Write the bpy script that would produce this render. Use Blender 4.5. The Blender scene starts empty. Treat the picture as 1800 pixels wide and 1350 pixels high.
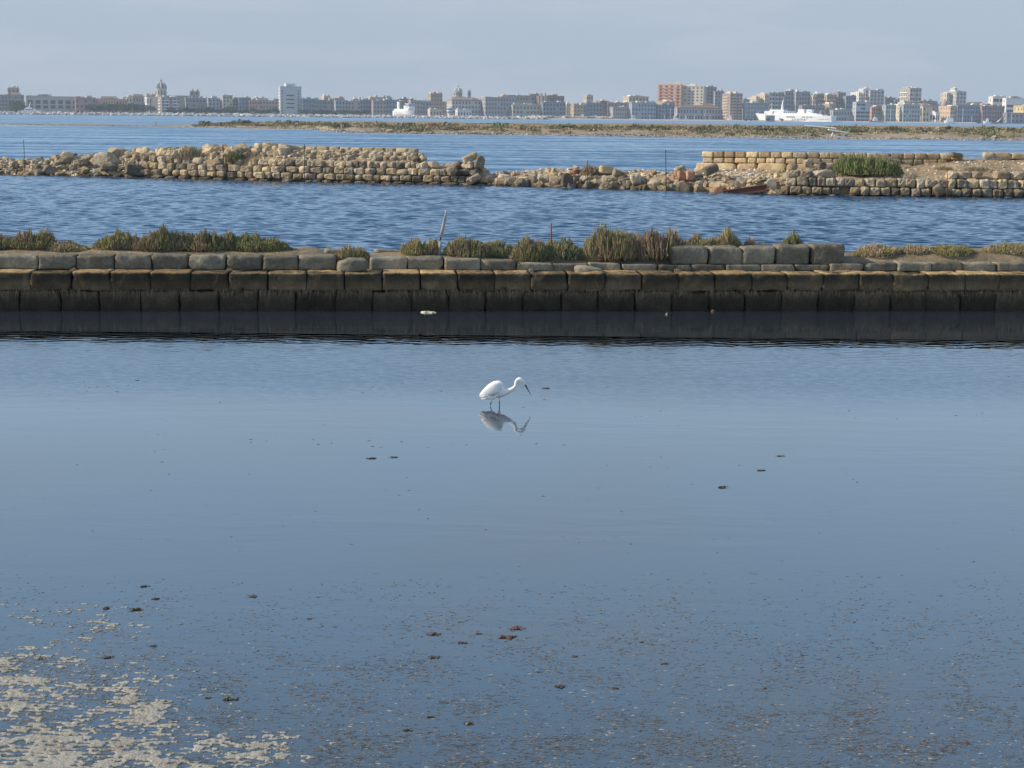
import bpy, math, random
import numpy as np
from mathutils import Vector, Matrix, noise as mnoise

random.seed(7)
R = random.Random(11)
scene = bpy.context.scene
COL = scene.collection

# ------------------------------------------------------------------ camera
F = 3000.0                      # focal length in photo pixels (1800 wide)
CAM_H = 3.2
PITCH = math.atan(470.5 / F)
ROLL = math.atan(17 / 1800)
fwd = Vector((0, math.cos(PITCH), -math.sin(PITCH)))
r0 = Vector((1, 0, 0))
u0 = Vector((0, math.sin(PITCH), math.cos(PITCH)))
rgt = r0 * math.cos(ROLL) + u0 * math.sin(ROLL)
upv = u0 * math.cos(ROLL) - r0 * math.sin(ROLL)
cam_d = bpy.data.cameras.new('camera')
cam = bpy.data.objects.new('camera', cam_d)
COL.objects.link(cam)
cam.matrix_world = Matrix(((rgt.x, upv.x, -fwd.x, 0), (rgt.y, upv.y, -fwd.y, 0), (rgt.z, upv.z, -fwd.z, CAM_H), (0, 0, 0, 1)))
cam_d.sensor_width = 36
cam_d.lens = F / 1800 * 36
cam_d.clip_start = 0.1
cam_d.clip_end = 20000
scene.camera = cam

# ------------------------------------------------------------------ light
SUN_EL = math.radians(27)
SUN_AZ = math.radians(-3.0)      # sun direction: left of the view, this much in front of it
sdir = Vector((-math.cos(SUN_AZ) * math.cos(SUN_EL), math.sin(SUN_AZ) * math.cos(SUN_EL), math.sin(SUN_EL)))
world = bpy.data.worlds.new('World')
scene.world = world
world.use_nodes = True
wn, wl = world.node_tree.nodes, world.node_tree.links
bg = wn['Background']
sky = wn.new('ShaderNodeTexSky')
sky.sky_type = 'NISHITA'
sky.sun_disc = False
sky.sun_elevation = SUN_EL
sky.sun_rotation = math.atan2(sdir.x, sdir.y)
sky.altitude = 0
sky.air_density = 1.0
sky.dust_density = 0.6
sky.ozone_density = 1.0
wtc = wn.new('ShaderNodeTexCoord')
wmap = wn.new('ShaderNodeMapping'); wmap.inputs['Scale'].default_value = (1.2, 1.2, 7.0)
wno = wn.new('ShaderNodeTexNoise'); wno.inputs['Scale'].default_value = 5.0; wno.inputs['Detail'].default_value = 6; wno.inputs['Roughness'].default_value = .55
wr = wn.new('ShaderNodeMapRange'); wr.inputs[1].default_value = .46; wr.inputs[2].default_value = .72; wr.inputs[3].default_value = 0; wr.inputs[4].default_value = .38
whs = wn.new('ShaderNodeMix'); whs.data_type = 'RGBA'; whs.blend_type = 'MULTIPLY'; whs.inputs[0].default_value = 1.0; whs.inputs[7].default_value = (1.0, 1.0, 1.05, 1)
wmx = wn.new('ShaderNodeMix'); wmx.data_type = 'RGBA'; wmx.inputs[7].default_value = (5.2, 5.4, 5.9, 1)
wl.new(wtc.outputs['Generated'], wmap.inputs[0]); wl.new(wmap.outputs[0], wno.inputs['Vector'])
wl.new(wno.outputs[0], wr.inputs[0]); wl.new(wr.outputs[0], wmx.inputs[0])
SKY_STR = 0.12
wsx = wn.new('ShaderNodeSeparateXYZ'); wl.new(wtc.outputs['Generated'], wsx.inputs[0])
wf = wn.new('ShaderNodeMapRange'); wf.interpolation_type = 'SMOOTHSTEP'; wf.inputs[1].default_value = -.02; wf.inputs[2].default_value = .7; wf.inputs[3].default_value = .95; wf.inputs[4].default_value = .12
wl.new(wsx.outputs[2], wf.inputs[0])
wh = wn.new('ShaderNodeMix'); wh.data_type = 'RGBA'; # milky summer haze low in the sky, all round, clearing to blue above
wrp = wn.new('ShaderNodeValToRGB'); we = wrp.color_ramp.elements
we[0].position = 0; we[0].color = (.405, .495, .61, 1); we[1].position = .32; we[1].color = (.56, .94, 1.40, 1)
for wp_, wc_ in ((.075, (.43, .525, .64, 1)), (.14, (.62, .85, 1.09, 1))):
    wk = we.new(wp_); wk.color = wc_
wl.new(wsx.outputs[2], wrp.inputs[0])
wsc = wn.new('ShaderNodeVectorMath'); wsc.operation = 'SCALE'; wsc.inputs['Scale'].default_value = 1 / SKY_STR
wl.new(wrp.outputs[0], wsc.inputs[0]); wl.new(wsc.outputs[0], wh.inputs[7])
wl.new(wf.outputs[0], wh.inputs[0])
wl.new(sky.outputs[0], whs.inputs[6]); wl.new(whs.outputs[2], wh.inputs[6]); wl.new(wh.outputs[2], wmx.inputs[6]); wl.new(wmx.outputs[2], bg.inputs[0])
bg.inputs[1].default_value = SKY_STR

sun_d = bpy.data.lights.new('sun', 'SUN')
sun_d.energy = 4.9
sun_d.angle = math.radians(0.5)
sun_d.color = (1.0, 0.87, 0.69)
sun = bpy.data.objects.new('sun', sun_d)
COL.objects.link(sun)
sun.rotation_euler = sdir.to_track_quat('Z', 'Y').to_euler()
sun.location = (-20, 0, 30)

scene.view_settings.view_transform = 'Standard'
scene.view_settings.look = 'None'
scene.view_settings.exposure = 0.0
scene.view_settings.gamma = 1.0
scene.view_settings.use_curve_mapping = False
scene.render.engine = 'CYCLES'
cy = scene.cycles
cy.max_bounces = 5; cy.diffuse_bounces = 2; cy.glossy_bounces = 3; cy.transmission_bounces = 2; cy.volume_bounces = 0
cy.use_denoising = True
HAZE_DENSITY = 0.000128

# ------------------------------------------------------------------ projection helpers
C0 = Vector((0, 0, CAM_H))
def ray(px, py):
    return (fwd * F + rgt * (px - 900) - upv * (py - 675))
def P(px, py, z=0.0):
    d = ray(px, py)
    return C0 + d * ((z - CAM_H) / d.z)
def PD(px, py, Y):
    d = ray(px, py)
    return C0 + d * (Y / d.y)
def lerp(a, b, t): return a + (b - a) * t
def interp(x, pts):
    if x <= pts[0][0]: return pts[0][1]
    for (a, va), (b, vb) in zip(pts, pts[1:]):
        if x <= b: return lerp(va, vb, (x - a) / (b - a))
    return pts[-1][1]

# ------------------------------------------------------------------ materials
def mat(name):
    m = bpy.data.materials.new(name); m.use_nodes = True
    return m, m.node_tree.nodes, m.node_tree.links, m.node_tree.nodes['Principled BSDF']

def simple(name, col, rough=.8, var=.12, scale=3.0, bump=0.0, metallic=0.0):
    m, n, l, b = mat(name)
    b.inputs['Roughness'].default_value = rough; b.inputs['Metallic'].default_value = metallic
    b.inputs['Specular IOR Level'].default_value = .3
    g = n.new('ShaderNodeNewGeometry'); t = n.new('ShaderNodeTexNoise'); t.inputs['Scale'].default_value = scale; t.inputs['Detail'].default_value = 5
    l.new(g.outputs['Position'], t.inputs['Vector'])
    mx = n.new('ShaderNodeMix'); mx.data_type = 'RGBA'
    mx.inputs[6].default_value = (*[c * (1 - var) for c in col], 1); mx.inputs[7].default_value = (*[min(1, c * (1 + var)) for c in col], 1)
    l.new(t.outputs[0], mx.inputs[0]); l.new(mx.outputs[2], b.inputs['Base Color'])
    if bump:
        bp = n.new('ShaderNodeBump'); bp.inputs['Strength'].default_value = 1; bp.inputs['Distance'].default_value = bump
        l.new(t.outputs[0], bp.inputs['Height']); l.new(bp.outputs[0], b.inputs['Normal'])
    return m

def stone_mat(name, cols, scale=6.0, bump=.03, spots=.5, random_obj=True, zstain_sunlit=None):
    """cols: dark, mid, light tuff colours"""
    m, n, l, b = mat(name)
    b.inputs['Roughness'].default_value = .92; b.inputs['Specular IOR Level'].default_value = .2
    g = n.new('ShaderNodeNewGeometry')
    t1 = n.new('ShaderNodeTexNoise'); t1.inputs['Scale'].default_value = scale; t1.inputs['Detail'].default_value = 8; t1.inputs['Roughness'].default_value = .65
    t2 = n.new('ShaderNodeTexNoise'); t2.inputs['Scale'].default_value = scale * .22; t2.inputs['Detail'].default_value = 3
    v = n.new('ShaderNodeTexVoronoi'); v.inputs['Scale'].default_value = scale * 2.4
    for t in (t1, t2, v): l.new(g.outputs['Position'], t.inputs['Vector'])
    rp = n.new('ShaderNodeValToRGB')
    e = rp.color_ramp.elements
    e[0].position = .32; e[0].color = (*cols[0], 1); e[1].position = .68; e[1].color = (*cols[2], 1)
    k = e.new(.5); k.color = (*cols[1], 1)
    ad = n.new('ShaderNodeMath'); ad.operation = 'MULTIPLY_ADD'; ad.inputs[1].default_value = .55
    l.new(t2.outputs[0], ad.inputs[0])
    m2 = n.new('ShaderNodeMath'); m2.operation = 'MULTIPLY_ADD'; m2.inputs[1].default_value = .45; m2.inputs[2].default_value = 0
    l.new(t1.outputs[0], m2.inputs[0]); l.new(m2.outputs[0], ad.inputs[2]); l.new(ad.outputs[0], rp.inputs[0])
    cur = rp.outputs[0]
    if random_obj:
        oi = n.new('ShaderNodeObjectInfo')
        mr = n.new('ShaderNodeMapRange'); mr.inputs[3].default_value = .62; mr.inputs[4].default_value = 1.25
        l.new(oi.outputs['Random'], mr.inputs[0])
        mu = n.new('ShaderNodeMix'); mu.data_type = 'RGBA'; mu.blend_type = 'MULTIPLY'; mu.inputs[0].default_value = 1
        cb = n.new('ShaderNodeCombineColor')
        for i in range(3): l.new(mr.outputs[0], cb.inputs[i])
        l.new(cur, mu.inputs[6]); l.new(cb.outputs[0], mu.inputs[7]); cur = mu.outputs[2]
    # pits
    pr = n.new('ShaderNodeMapRange'); pr.inputs[1].default_value = .05; pr.inputs[2].default_value = .25; pr.inputs[3].default_value = 1 - spots; pr.inputs[4].default_value = 1
    l.new(v.outputs['Distance'], pr.inputs[0])
    pm = n.new('ShaderNodeMix'); pm.data_type = 'RGBA'; pm.blend_type = 'MULTIPLY'; pm.inputs[0].default_value = 1
    cb2 = n.new('ShaderNodeCombineColor')
    for i in range(3): l.new(pr.outputs[0], cb2.inputs[i])
    l.new(cur, pm.inputs[6]); l.new(cb2.outputs[0], pm.inputs[7]); cur = pm.outputs[2]
    if zstain_sunlit:
        # dark waterline growth, plus painted sunlit ledge on the front wall, position-based: list of (z, colour multiplier colour)
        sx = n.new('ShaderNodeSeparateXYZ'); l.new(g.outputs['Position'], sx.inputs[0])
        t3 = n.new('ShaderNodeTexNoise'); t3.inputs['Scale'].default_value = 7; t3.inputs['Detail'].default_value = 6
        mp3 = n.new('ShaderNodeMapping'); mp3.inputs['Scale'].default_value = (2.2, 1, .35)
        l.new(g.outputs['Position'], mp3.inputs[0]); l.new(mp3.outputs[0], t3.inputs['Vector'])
        j = n.new('ShaderNodeMath'); j.operation = 'MULTIPLY_ADD'; j.inputs[1].default_value = zstain_sunlit['jit']
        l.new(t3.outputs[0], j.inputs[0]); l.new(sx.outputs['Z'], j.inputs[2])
        mr2 = n.new('ShaderNodeMapRange'); mr2.inputs[1].default_value = zstain_sunlit['z0']; mr2.inputs[2].default_value = zstain_sunlit['z1']
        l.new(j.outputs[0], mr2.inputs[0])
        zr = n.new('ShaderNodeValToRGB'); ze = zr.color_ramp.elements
        st = zstain_sunlit['stops']
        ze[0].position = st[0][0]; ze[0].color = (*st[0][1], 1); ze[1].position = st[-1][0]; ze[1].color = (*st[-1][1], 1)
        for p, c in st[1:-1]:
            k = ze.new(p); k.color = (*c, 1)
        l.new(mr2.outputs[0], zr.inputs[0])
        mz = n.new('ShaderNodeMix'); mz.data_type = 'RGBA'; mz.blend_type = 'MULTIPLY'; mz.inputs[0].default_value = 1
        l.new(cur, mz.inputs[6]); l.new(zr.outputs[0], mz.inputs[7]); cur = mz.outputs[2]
    l.new(cur, b.inputs['Base Color'])
    hs = n.new('ShaderNodeMath'); hs.operation = 'MULTIPLY_ADD'; hs.inputs[1].default_value = .35
    l.new(pr.outputs[0], hs.inputs[0]); l.new(t1.outputs[0], hs.inputs[2])
    bp = n.new('ShaderNodeBump'); bp.inputs['Strength'].default_value = 1; bp.inputs['Distance'].default_value = bump
    l.new(hs.outputs[0], bp.inputs['Height']); l.new(bp.outputs[0], b.inputs['Normal'])
    return m

def attr_mat(name, rough=.8, trans=0.0, bump=0):
    """colour comes from the mesh colour attribute 'tint'"""
    m, n, l, b = mat(name)
    a = n.new('ShaderNodeAttribute'); a.attribute_name = 'tint'
    g = n.new('ShaderNodeNewGeometry'); t = n.new('ShaderNodeTexNoise'); t.inputs['Scale'].default_value = 30
    l.new(g.outputs['Position'], t.inputs['Vector'])
    mr = n.new('ShaderNodeMapRange'); mr.inputs[3].default_value = .8; mr.inputs[4].default_value = 1.2; l.new(t.outputs[0], mr.inputs[0])
    mu = n.new('ShaderNodeVectorMath'); mu.operation = 'SCALE'; l.new(a.outputs['Color'], mu.inputs[0]); l.new(mr.outputs[0], mu.inputs['Scale'])
    l.new(mu.outputs[0], b.inputs['Base Color'])
    b.inputs['Roughness'].default_value = rough; b.inputs['Specular IOR Level'].default_value = .25
    return m

def water_mat(name, body, ior, layers, rough=.03, patch=None, rzone=None, tilt=None):
    """layers: (scale_x, scale_y, noise scale, distance metres, detail)"""
    m, n, l, b = mat(name)
    n.remove(b)
    out = n['Material Output']
    g = n.new('ShaderNodeNewGeometry')
    bm = None
    prev = None
    for (sx, sy, sc, dist, det, prange) in layers:
        mp = n.new('ShaderNodeMapping'); mp.inputs['Scale'].default_value = (sx, sy, 1); mp.inputs['Rotation'].default_value = (0, 0, math.radians(R.uniform(-8, 8)))
        t = n.new('ShaderNodeTexNoise'); t.inputs['Scale'].default_value = sc; t.inputs['Detail'].default_value = det; t.inputs['Roughness'].default_value = .5
        l.new(g.outputs['Position'], mp.inputs[0]); l.new(mp.outputs[0], t.inputs['Vector'])
        bp = n.new('ShaderNodeBump'); bp.inputs['Strength'].default_value = 1
        bp.inputs['Distance'].default_value = dist
        h = t.outputs[0]
        if prange:
            (psx, psy, psc, lo, hi, gain0, gain1) = prange
            mp2 = n.new('ShaderNodeMapping'); mp2.inputs['Scale'].default_value = (psx, psy, 1)
            t2 = n.new('ShaderNodeTexNoise'); t2.inputs['Scale'].default_value = psc; t2.inputs['Detail'].default_value = 2
            l.new(g.outputs['Position'], mp2.inputs[0]); l.new(mp2.outputs[0], t2.inputs['Vector'])
            mr = n.new('ShaderNodeMapRange'); mr.inputs[1].default_value = lo; mr.inputs[2].default_value = hi; mr.inputs[3].default_value = gain0; mr.inputs[4].default_value = gain1
            l.new(t2.outputs[0], mr.inputs[0])
            gate = mr.outputs[0]
            l.new(gate, bp.inputs['Strength'])
        l.new(h, bp.inputs['Height'])
        if prev: l.new(prev, bp.inputs['Normal'])
        prev = bp.outputs[0]
    if patch:
        # band of stronger ripples between two distances: (y0, y1, y2, y3), scale, dist
        (ya, yb, yc, yd), (sx, sy, sc), dist = patch
        s = n.new('ShaderNodeSeparateXYZ'); l.new(g.outputs['Position'], s.inputs[0])
        r1 = n.new('ShaderNodeMapRange'); r1.inputs[1].default_value = ya; r1.inputs[2].default_value = yb
        r2 = n.new('ShaderNodeMapRange'); r2.inputs[1].default_value = yc; r2.inputs[2].default_value = yd; r2.inputs[3].default_value = 1; r2.inputs[4].default_value = 0
        l.new(s.outputs[1], r1.inputs[0]); l.new(s.outputs[1], r2.inputs[0])
        ml = n.new('ShaderNodeMath'); ml.operation = 'MULTIPLY'; l.new(r1.outputs[0], ml.inputs[0]); l.new(r2.outputs[0], ml.inputs[1])
        mp = n.new('ShaderNodeMapping'); mp.inputs['Scale'].default_value = (sx, sy, 1)
        t = n.new('ShaderNodeTexNoise'); t.inputs['Scale'].default_value = sc; t.inputs['Detail'].default_value = 3
        l.new(g.outputs['Position'], mp.inputs[0]); l.new(mp.outputs[0], t.inputs['Vector'])
        bp = n.new('ShaderNodeBump'); bp.inputs['Distance'].default_value = dist
        l.new(ml.outputs[0], bp.inputs['Strength']); l.new(t.outputs[0], bp.inputs['Height'])
        if prev: l.new(prev, bp.inputs['Normal'])
        prev = bp.outputs[0]
    fr = n.new('ShaderNodeFresnel'); fr.inputs['IOR'].default_value = ior
    di = n.new('ShaderNodeBsdfDiffuse')
    t = n.new('ShaderNodeTexNoise'); t.inputs['Scale'].default_value = .35; t.inputs['Detail'].default_value = 3
    l.new(g.outputs['Position'], t.inputs['Vector'])
    mx = n.new('ShaderNodeMix'); mx.data_type = 'RGBA'
    mx.inputs[6].default_value = (*[c * .85 for c in body], 1); mx.inputs[7].default_value = (*[c * 1.15 for c in body], 1)
    l.new(t.outputs[0], mx.inputs[0]); l.new(mx.outputs[2], di.inputs[0])
    gl = n.new('ShaderNodeBsdfGlossy'); gl.inputs['Roughness'].default_value = rough
    gl.inputs[0].default_value = (1, 1, 1, 1)
    if rzone:       # wind-ruffled belt: micro ripples between given distances
        s = n.new('ShaderNodeSeparateXYZ'); l.new(g.outputs['Position'], s.inputs[0])
        tw = n.new('ShaderNodeTexNoise'); tw.inputs['Scale'].default_value = .6; tw.inputs['Detail'].default_value = 4; l.new(g.outputs['Position'], tw.inputs['Vector'])
        wob = n.new('ShaderNodeMath'); wob.operation = 'MULTIPLY_ADD'; wob.inputs[1].default_value = .8; l.new(tw.outputs[0], wob.inputs[0]); l.new(s.outputs[1], wob.inputs[2])
        r1 = n.new('ShaderNodeMapRange'); r1.interpolation_type = 'SMOOTHSTEP'; r1.inputs[1].default_value = rzone[0] + .4; r1.inputs[2].default_value = rzone[1] + .4
        r2 = n.new('ShaderNodeMapRange'); r2.interpolation_type = 'SMOOTHSTEP'; r2.inputs[1].default_value = rzone[2] + .4; r2.inputs[2].default_value = rzone[3] + .4; r2.inputs[3].default_value = 1; r2.inputs[4].default_value = 0
        l.new(wob.outputs[0], r1.inputs[0]); l.new(wob.outputs[0], r2.inputs[0])
        ml = n.new('ShaderNodeMath'); ml.operation = 'MULTIPLY'; l.new(r1.outputs[0], ml.inputs[0]); l.new(r2.outputs[0], ml.inputs[1])
        ma = n.new('ShaderNodeMath'); ma.operation = 'MULTIPLY_ADD'; ma.inputs[1].default_value = rzone[4]; ma.inputs[2].default_value = rough
        l.new(ml.outputs[0], ma.inputs[0]); l.new(ma.outputs[0], gl.inputs['Roughness'])
    ms = n.new('ShaderNodeMixShader')
    zfac = ml.outputs[0] if rzone else None
    if tilt:        # asymmetric ripples too fine to model: gentle faces towards the shore, steep backs
        tn = n.new('ShaderNodeTexNoise'); tn.inputs['Scale'].default_value = tilt['ns']; tn.inputs['Detail'].default_value = tilt.get('det', 3); tn.inputs['Roughness'].default_value = .6
        mp = n.new('ShaderNodeMapping'); mp.inputs['Scale'].default_value = (tilt['sx'], tilt['sy'], 1); l.new(g.outputs['Position'], mp.inputs[0]); l.new(mp.outputs[0], tn.inputs['Vector'])
        sb = n.new('ShaderNodeVectorMath'); sb.operation = 'SUBTRACT'; sb.inputs[1].default_value = (.5, .5, .5); l.new(tn.outputs['Color'], sb.inputs[0])
        mu = n.new('ShaderNodeVectorMath'); mu.operation = 'MULTIPLY_ADD'; mu.inputs[1].default_value = (tilt['amp'] * .6, tilt['amp'], 0); mu.inputs[2].default_value = (0, -tilt['t'], 0); l.new(sb.outputs[0], mu.inputs[0])
        vec = mu.outputs[0]
        if 'patch' in tilt:
            psx, psy, psc, lo, hi, g0, g1 = tilt['patch']
            mp2 = n.new('ShaderNodeMapping'); mp2.inputs['Scale'].default_value = (psx, psy, 1); t2 = n.new('ShaderNodeTexNoise'); t2.inputs['Scale'].default_value = psc; t2.inputs['Detail'].default_value = 4
            l.new(g.outputs['Position'], mp2.inputs[0]); l.new(mp2.outputs[0], t2.inputs['Vector'])
            mr = n.new('ShaderNodeMapRange'); mr.interpolation_type = 'SMOOTHSTEP'; mr.inputs[1].default_value = lo; mr.inputs[2].default_value = hi; mr.inputs[3].default_value = g0; mr.inputs[4].default_value = g1; l.new(t2.outputs[0], mr.inputs[0])
            sc2 = n.new('ShaderNodeVectorMath'); sc2.operation = 'SCALE'; l.new(vec, sc2.inputs[0]); l.new(mr.outputs[0], sc2.inputs['Scale']); vec = sc2.outputs[0]
        if zfac:
            sc2 = n.new('ShaderNodeVectorMath'); sc2.operation = 'SCALE'; l.new(vec, sc2.inputs[0]); l.new(zfac, sc2.inputs['Scale']); vec = sc2.outputs[0]
        ad = n.new('ShaderNodeVectorMath'); ad.operation = 'ADD'; l.new(vec, ad.inputs[0]); l.new(prev if prev else g.outputs['Normal'], ad.inputs[1])
        nm = n.new('ShaderNodeVectorMath'); nm.operation = 'NORMALIZE'; l.new(ad.outputs[0], nm.inputs[0]); prev = nm.outputs[0]
    if prev:
        l.new(prev, fr.inputs['Normal']); l.new(prev, gl.inputs['Normal'])
    l.new(fr.outputs[0], ms.inputs[0]); l.new(di.outputs[0], ms.inputs[1]); l.new(gl.outputs[0], ms.inputs[2])
    l.new(ms.outputs[0], out.inputs['Surface'])
    return m

# ------------------------------------------------------------------ mesh helpers
class MB:
    def __init__(s): s.v = []; s.f = []; s.c = []
    def add(s, vs, fs, col=None):
        o = len(s.v); s.v.extend([tuple(v) for v in vs])
        for f in fs:
            s.f.append(tuple(i + o for i in f)); s.c.append(col)
    def box(s, x0, x1, y0, y1, z0, z1, M=None, col=None):
        vs = [Vector((x, y, z)) for z in (z0, z1) for y in (y0, y1) for x in (x0, x1)]
        if M: vs = [M @ v for v in vs]
        s.add(vs, [(0, 2, 3, 1), (4, 5, 7, 6), (0, 1, 5, 4), (2, 6, 7, 3), (0, 4, 6, 2), (1, 3, 7, 5)], col)
    def tube(s, pts, rad, n=6, col=None, cap=True):
        pts = [Vector(p) for p in pts]
        if not hasattr(rad, '__len__'): rad = [rad] * len(pts)
        vs, fs = [], []
        for i, p in enumerate(pts):
            d = (pts[min(i + 1, len(pts) - 1)] - pts[max(i - 1, 0)])
            d = d.normalized() if d.length > 1e-9 else Vector((0, 0, 1))
            a = d.orthogonal().normalized() if abs(d.z) > .99 else d.cross(Vector((0, 0, 1))).normalized()
            b = d.cross(a)
            for k in range(n):
                an = 2 * math.pi * k / n
                vs.append(p + (a * math.cos(an) + b * math.sin(an)) * rad[i])
        for i in range(len(pts) - 1):
            for k in range(n):
                fs.append((i * n + k, i * n + (k + 1) % n, (i + 1) * n + (k + 1) % n, (i + 1) * n + k))
        if cap:
            fs.append(tuple(range(n))[::-1]); fs.append(tuple((len(pts) - 1) * n + k for k in range(n)))
        s.add(vs, fs, col)
    def lathe(s, c, prof, n=12, col=None, sq=1.0):
        vs, fs = [], []
        for (r, z) in prof:
            for k in range(n):
                a = 2 * math.pi * (k + .5) / n
                vs.append((c[0] + r * math.cos(a), c[1] + r * math.sin(a) * sq, c[2] + z))
        for i in range(len(prof) - 1):
            for k in range(n):
                fs.append((i * n + k, i * n + (k + 1) % n, (i + 1) * n + (k + 1) % n, (i + 1) * n + k))
        fs.append(tuple((len(prof) - 1) * n + k for k in range(n)))
        s.add(vs, fs, col)
    def mesh(s, name, m=None, smooth=False):
        me = bpy.data.meshes.new(name); me.from_pydata(s.v, [], s.f)
        if m: me.materials.append(m)
        if any(c is not None for c in s.c):
            at = me.color_attributes.new('tint', 'FLOAT_COLOR', 'CORNER')
            cols = np.empty((len(me.loops), 4), dtype=np.float32)
            tot = np.empty(len(me.polygons), dtype=np.int32); me.polygons.foreach_get('loop_total', tot)
            ca = np.array([(*(c or (1, 1, 1)), 1) for c in s.c], dtype=np.float32)
            cols = np.repeat(ca, tot, axis=0)
            at.data.foreach_set('color', cols.ravel())
        if smooth: me.polygons.foreach_set('use_smooth', [True] * len(me.polygons))
        me.update()
        return me
    def build(s, name, m, parent=None, smooth=False, loc=None):
        o = bpy.data.objects.new(name, s.mesh(name, m, smooth)); COL.objects.link(o)
        if parent: o.parent = parent
        if loc: o.location = loc
        return o

def tag(o, label=None, cat=None, group=None, kind=None):
    if label: o['label'] = label
    if cat: o['category'] = cat
    if group: o['group'] = group
    if kind: o['kind'] = kind
    return o
def empty(name, loc, rz=0):
    o = bpy.data.objects.new(name, None); COL.objects.link(o); o.location = loc; o.rotation_euler = (0, 0, rz); o.empty_display_size = .2
    return o
def inst(name, me, parent, loc, rot=(0, 0, 0), scl=(1, 1, 1)):
    o = bpy.data.objects.new(name, me); COL.objects.link(o)
    o.parent = parent; o.location = loc; o.rotation_euler = rot; o.scale = scl
    return o

def fbm2(x, y, seed=0, octs=4):
    """vectorised value noise in about 0..1"""
    x = np.asarray(x, float); y = np.asarray(y, float); tot = np.zeros_like(x); amp = 1; s = 0
    for o in range(octs):
        xi = np.floor(x).astype(np.int64); yi = np.floor(y).astype(np.int64); xf = x - xi; yf = y - yi
        xf = xf * xf * (3 - 2 * xf); yf = yf * yf * (3 - 2 * yf)
        def h(a, b):
            q = (a * 374761393 + b * 668265263 + (seed + o) * 1442695041) & 0xffffffff
            q = ((q ^ (q >> 13)) * 1274126177) & 0xffffffff
            return ((q ^ (q >> 16)) & 0xffff) / 65535.0
        v = (h(xi, yi) * (1 - xf) + h(xi + 1, yi) * xf) * (1 - yf) + (h(xi, yi + 1) * (1 - xf) + h(xi + 1, yi + 1) * xf) * yf
        tot += v * amp; s += amp; amp *= .5; x = x * 2.03 + 17; y = y * 2.03 + 31
    return tot / s

def block_mb(sx, sy, sz, seed, rough=.012, rnd=.25, nx=8, ny=4, nz=5, slump=0.0, fscale=3.0):
    """weathered ashlar: box grid, edges rounded off, surface pitted; origin at the bottom centre"""
    idx = {}; vs = []; fs = []
    rr = min(sx, sy, sz) * rnd
    so = Vector((seed * 3.17, seed * 1.31, seed * 7.77))
    def vert(i, j, k):
        key = (i, j, k)
        if key in idx: return idx[key]
        def q(t): # cluster rows near the edges
            t = t * 2 - 1
            return math.copysign(abs(t) ** .75, t)
        p = Vector((q(i / nx) * sx / 2, q(j / ny) * sy / 2, q(k / nz) * sz / 2))
        inner = Vector((max(-sx / 2 + rr, min(sx / 2 - rr, p.x)), max(-sy / 2 + rr, min(sy / 2 - rr, p.y)), max(-sz / 2 + rr, min(sz / 2 - rr, p.z))))
        d = p - inner
        if d.length > 1e-6: p = inner + d.normalized() * min(d.length, rr)
        nrm = (p / Vector((sx, sy, sz)).length).normalized()
        w = mnoise.noise(p * fscale + so) * rough * 2.2 + mnoise.noise(p * fscale * 4 + so) * rough * .9 + mnoise.noise(p * fscale * 11 + so) * rough * .5
        p = p + nrm * w
        if slump: p.z -= slump * (p.x / sx) * sz
        p.z += sz / 2
        idx[key] = len(vs); vs.append(p); return idx[key]
    def quad(a, b, c, d): fs.append((vert(*a), vert(*b), vert(*c), vert(*d)))
    for i in range(nx):
        for j in range(ny):
            quad((i, j, nz), (i + 1, j, nz), (i + 1, j + 1, nz), (i, j + 1, nz)); quad((i, j, 0), (i, j + 1, 0), (i + 1, j + 1, 0), (i + 1, j, 0))
        for k in range(nz):
            quad((i, 0, k), (i + 1, 0, k), (i + 1, 0, k + 1), (i, 0, k + 1)); quad((i, ny, k), (i, ny, k + 1), (i + 1, ny, k + 1), (i + 1, ny, k))
    for j in range(ny):
        for k in range(nz):
            quad((0, j, k), (0, j, k + 1), (0, j + 1, k + 1), (0, j + 1, k)); quad((nx, j, k), (nx, j + 1, k), (nx, j + 1, k + 1), (nx, j, k + 1))
    mb = MB(); mb.add(vs, fs); return mb

# ------------------------------------------------------------------ the materials of this place
M = {}
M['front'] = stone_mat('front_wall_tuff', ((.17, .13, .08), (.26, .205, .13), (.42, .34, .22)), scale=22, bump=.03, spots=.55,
    zstain_sunlit=dict(jit=.05, z0=0, z1=.70, stops=[(0, (.15, .16, .165)), (.25, (.21, .205, .20)), (.40, (.38, .34, .30)), (.50, (.5, .45, .40)), (.56, (.62, .55, .47)), (.68, (.50, .45, .39)), (.78, (.27, .28, .28)), (.905, (.22, .23, .23)), (.932, (1.0, .9, .7)), (.94, (1.75, 1.5, 1.1))]))  # gold last stops paint the sunlit ledge top into the colour; darker ones are stains
M['ledge'] = stone_mat('upper_course_tuff', ((.14, .125, .092), (.25, .222, .165), (.42, .365, .27)), scale=16, bump=.035, spots=.5)
M['ruin'] = stone_mat('ruin_tuff', ((.26, .205, .135), (.48, .385, .262), (.66, .56, .41)), scale=6, bump=.13, spots=.55,
    zstain_sunlit=dict(jit=.12, z0=0.05, z1=.5, stops=[(0, (.30, .27, .22)), (.35, (.55, .5, .43)), (1, (1, 1, 1))]))
M['ruin_dark'] = stone_mat('ruin_weathered_dark', ((.11, .10, .08), (.20, .17, .13), (.36, .29, .20)), scale=6, bump=.12, spots=.5)
M['ruin_gold'] = stone_mat('ruin_ashlar_golden', ((.36, .26, .14), (.54, .41, .24), (.68, .55, .36)), scale=6, bump=.08, spots=.45)
M['ruin_pink'] = stone_mat('ruin_red_stone', ((.28, .14, .08), (.38, .20, .12), (.46, .28, .18)), scale=5, bump=.06, spots=.4)
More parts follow.
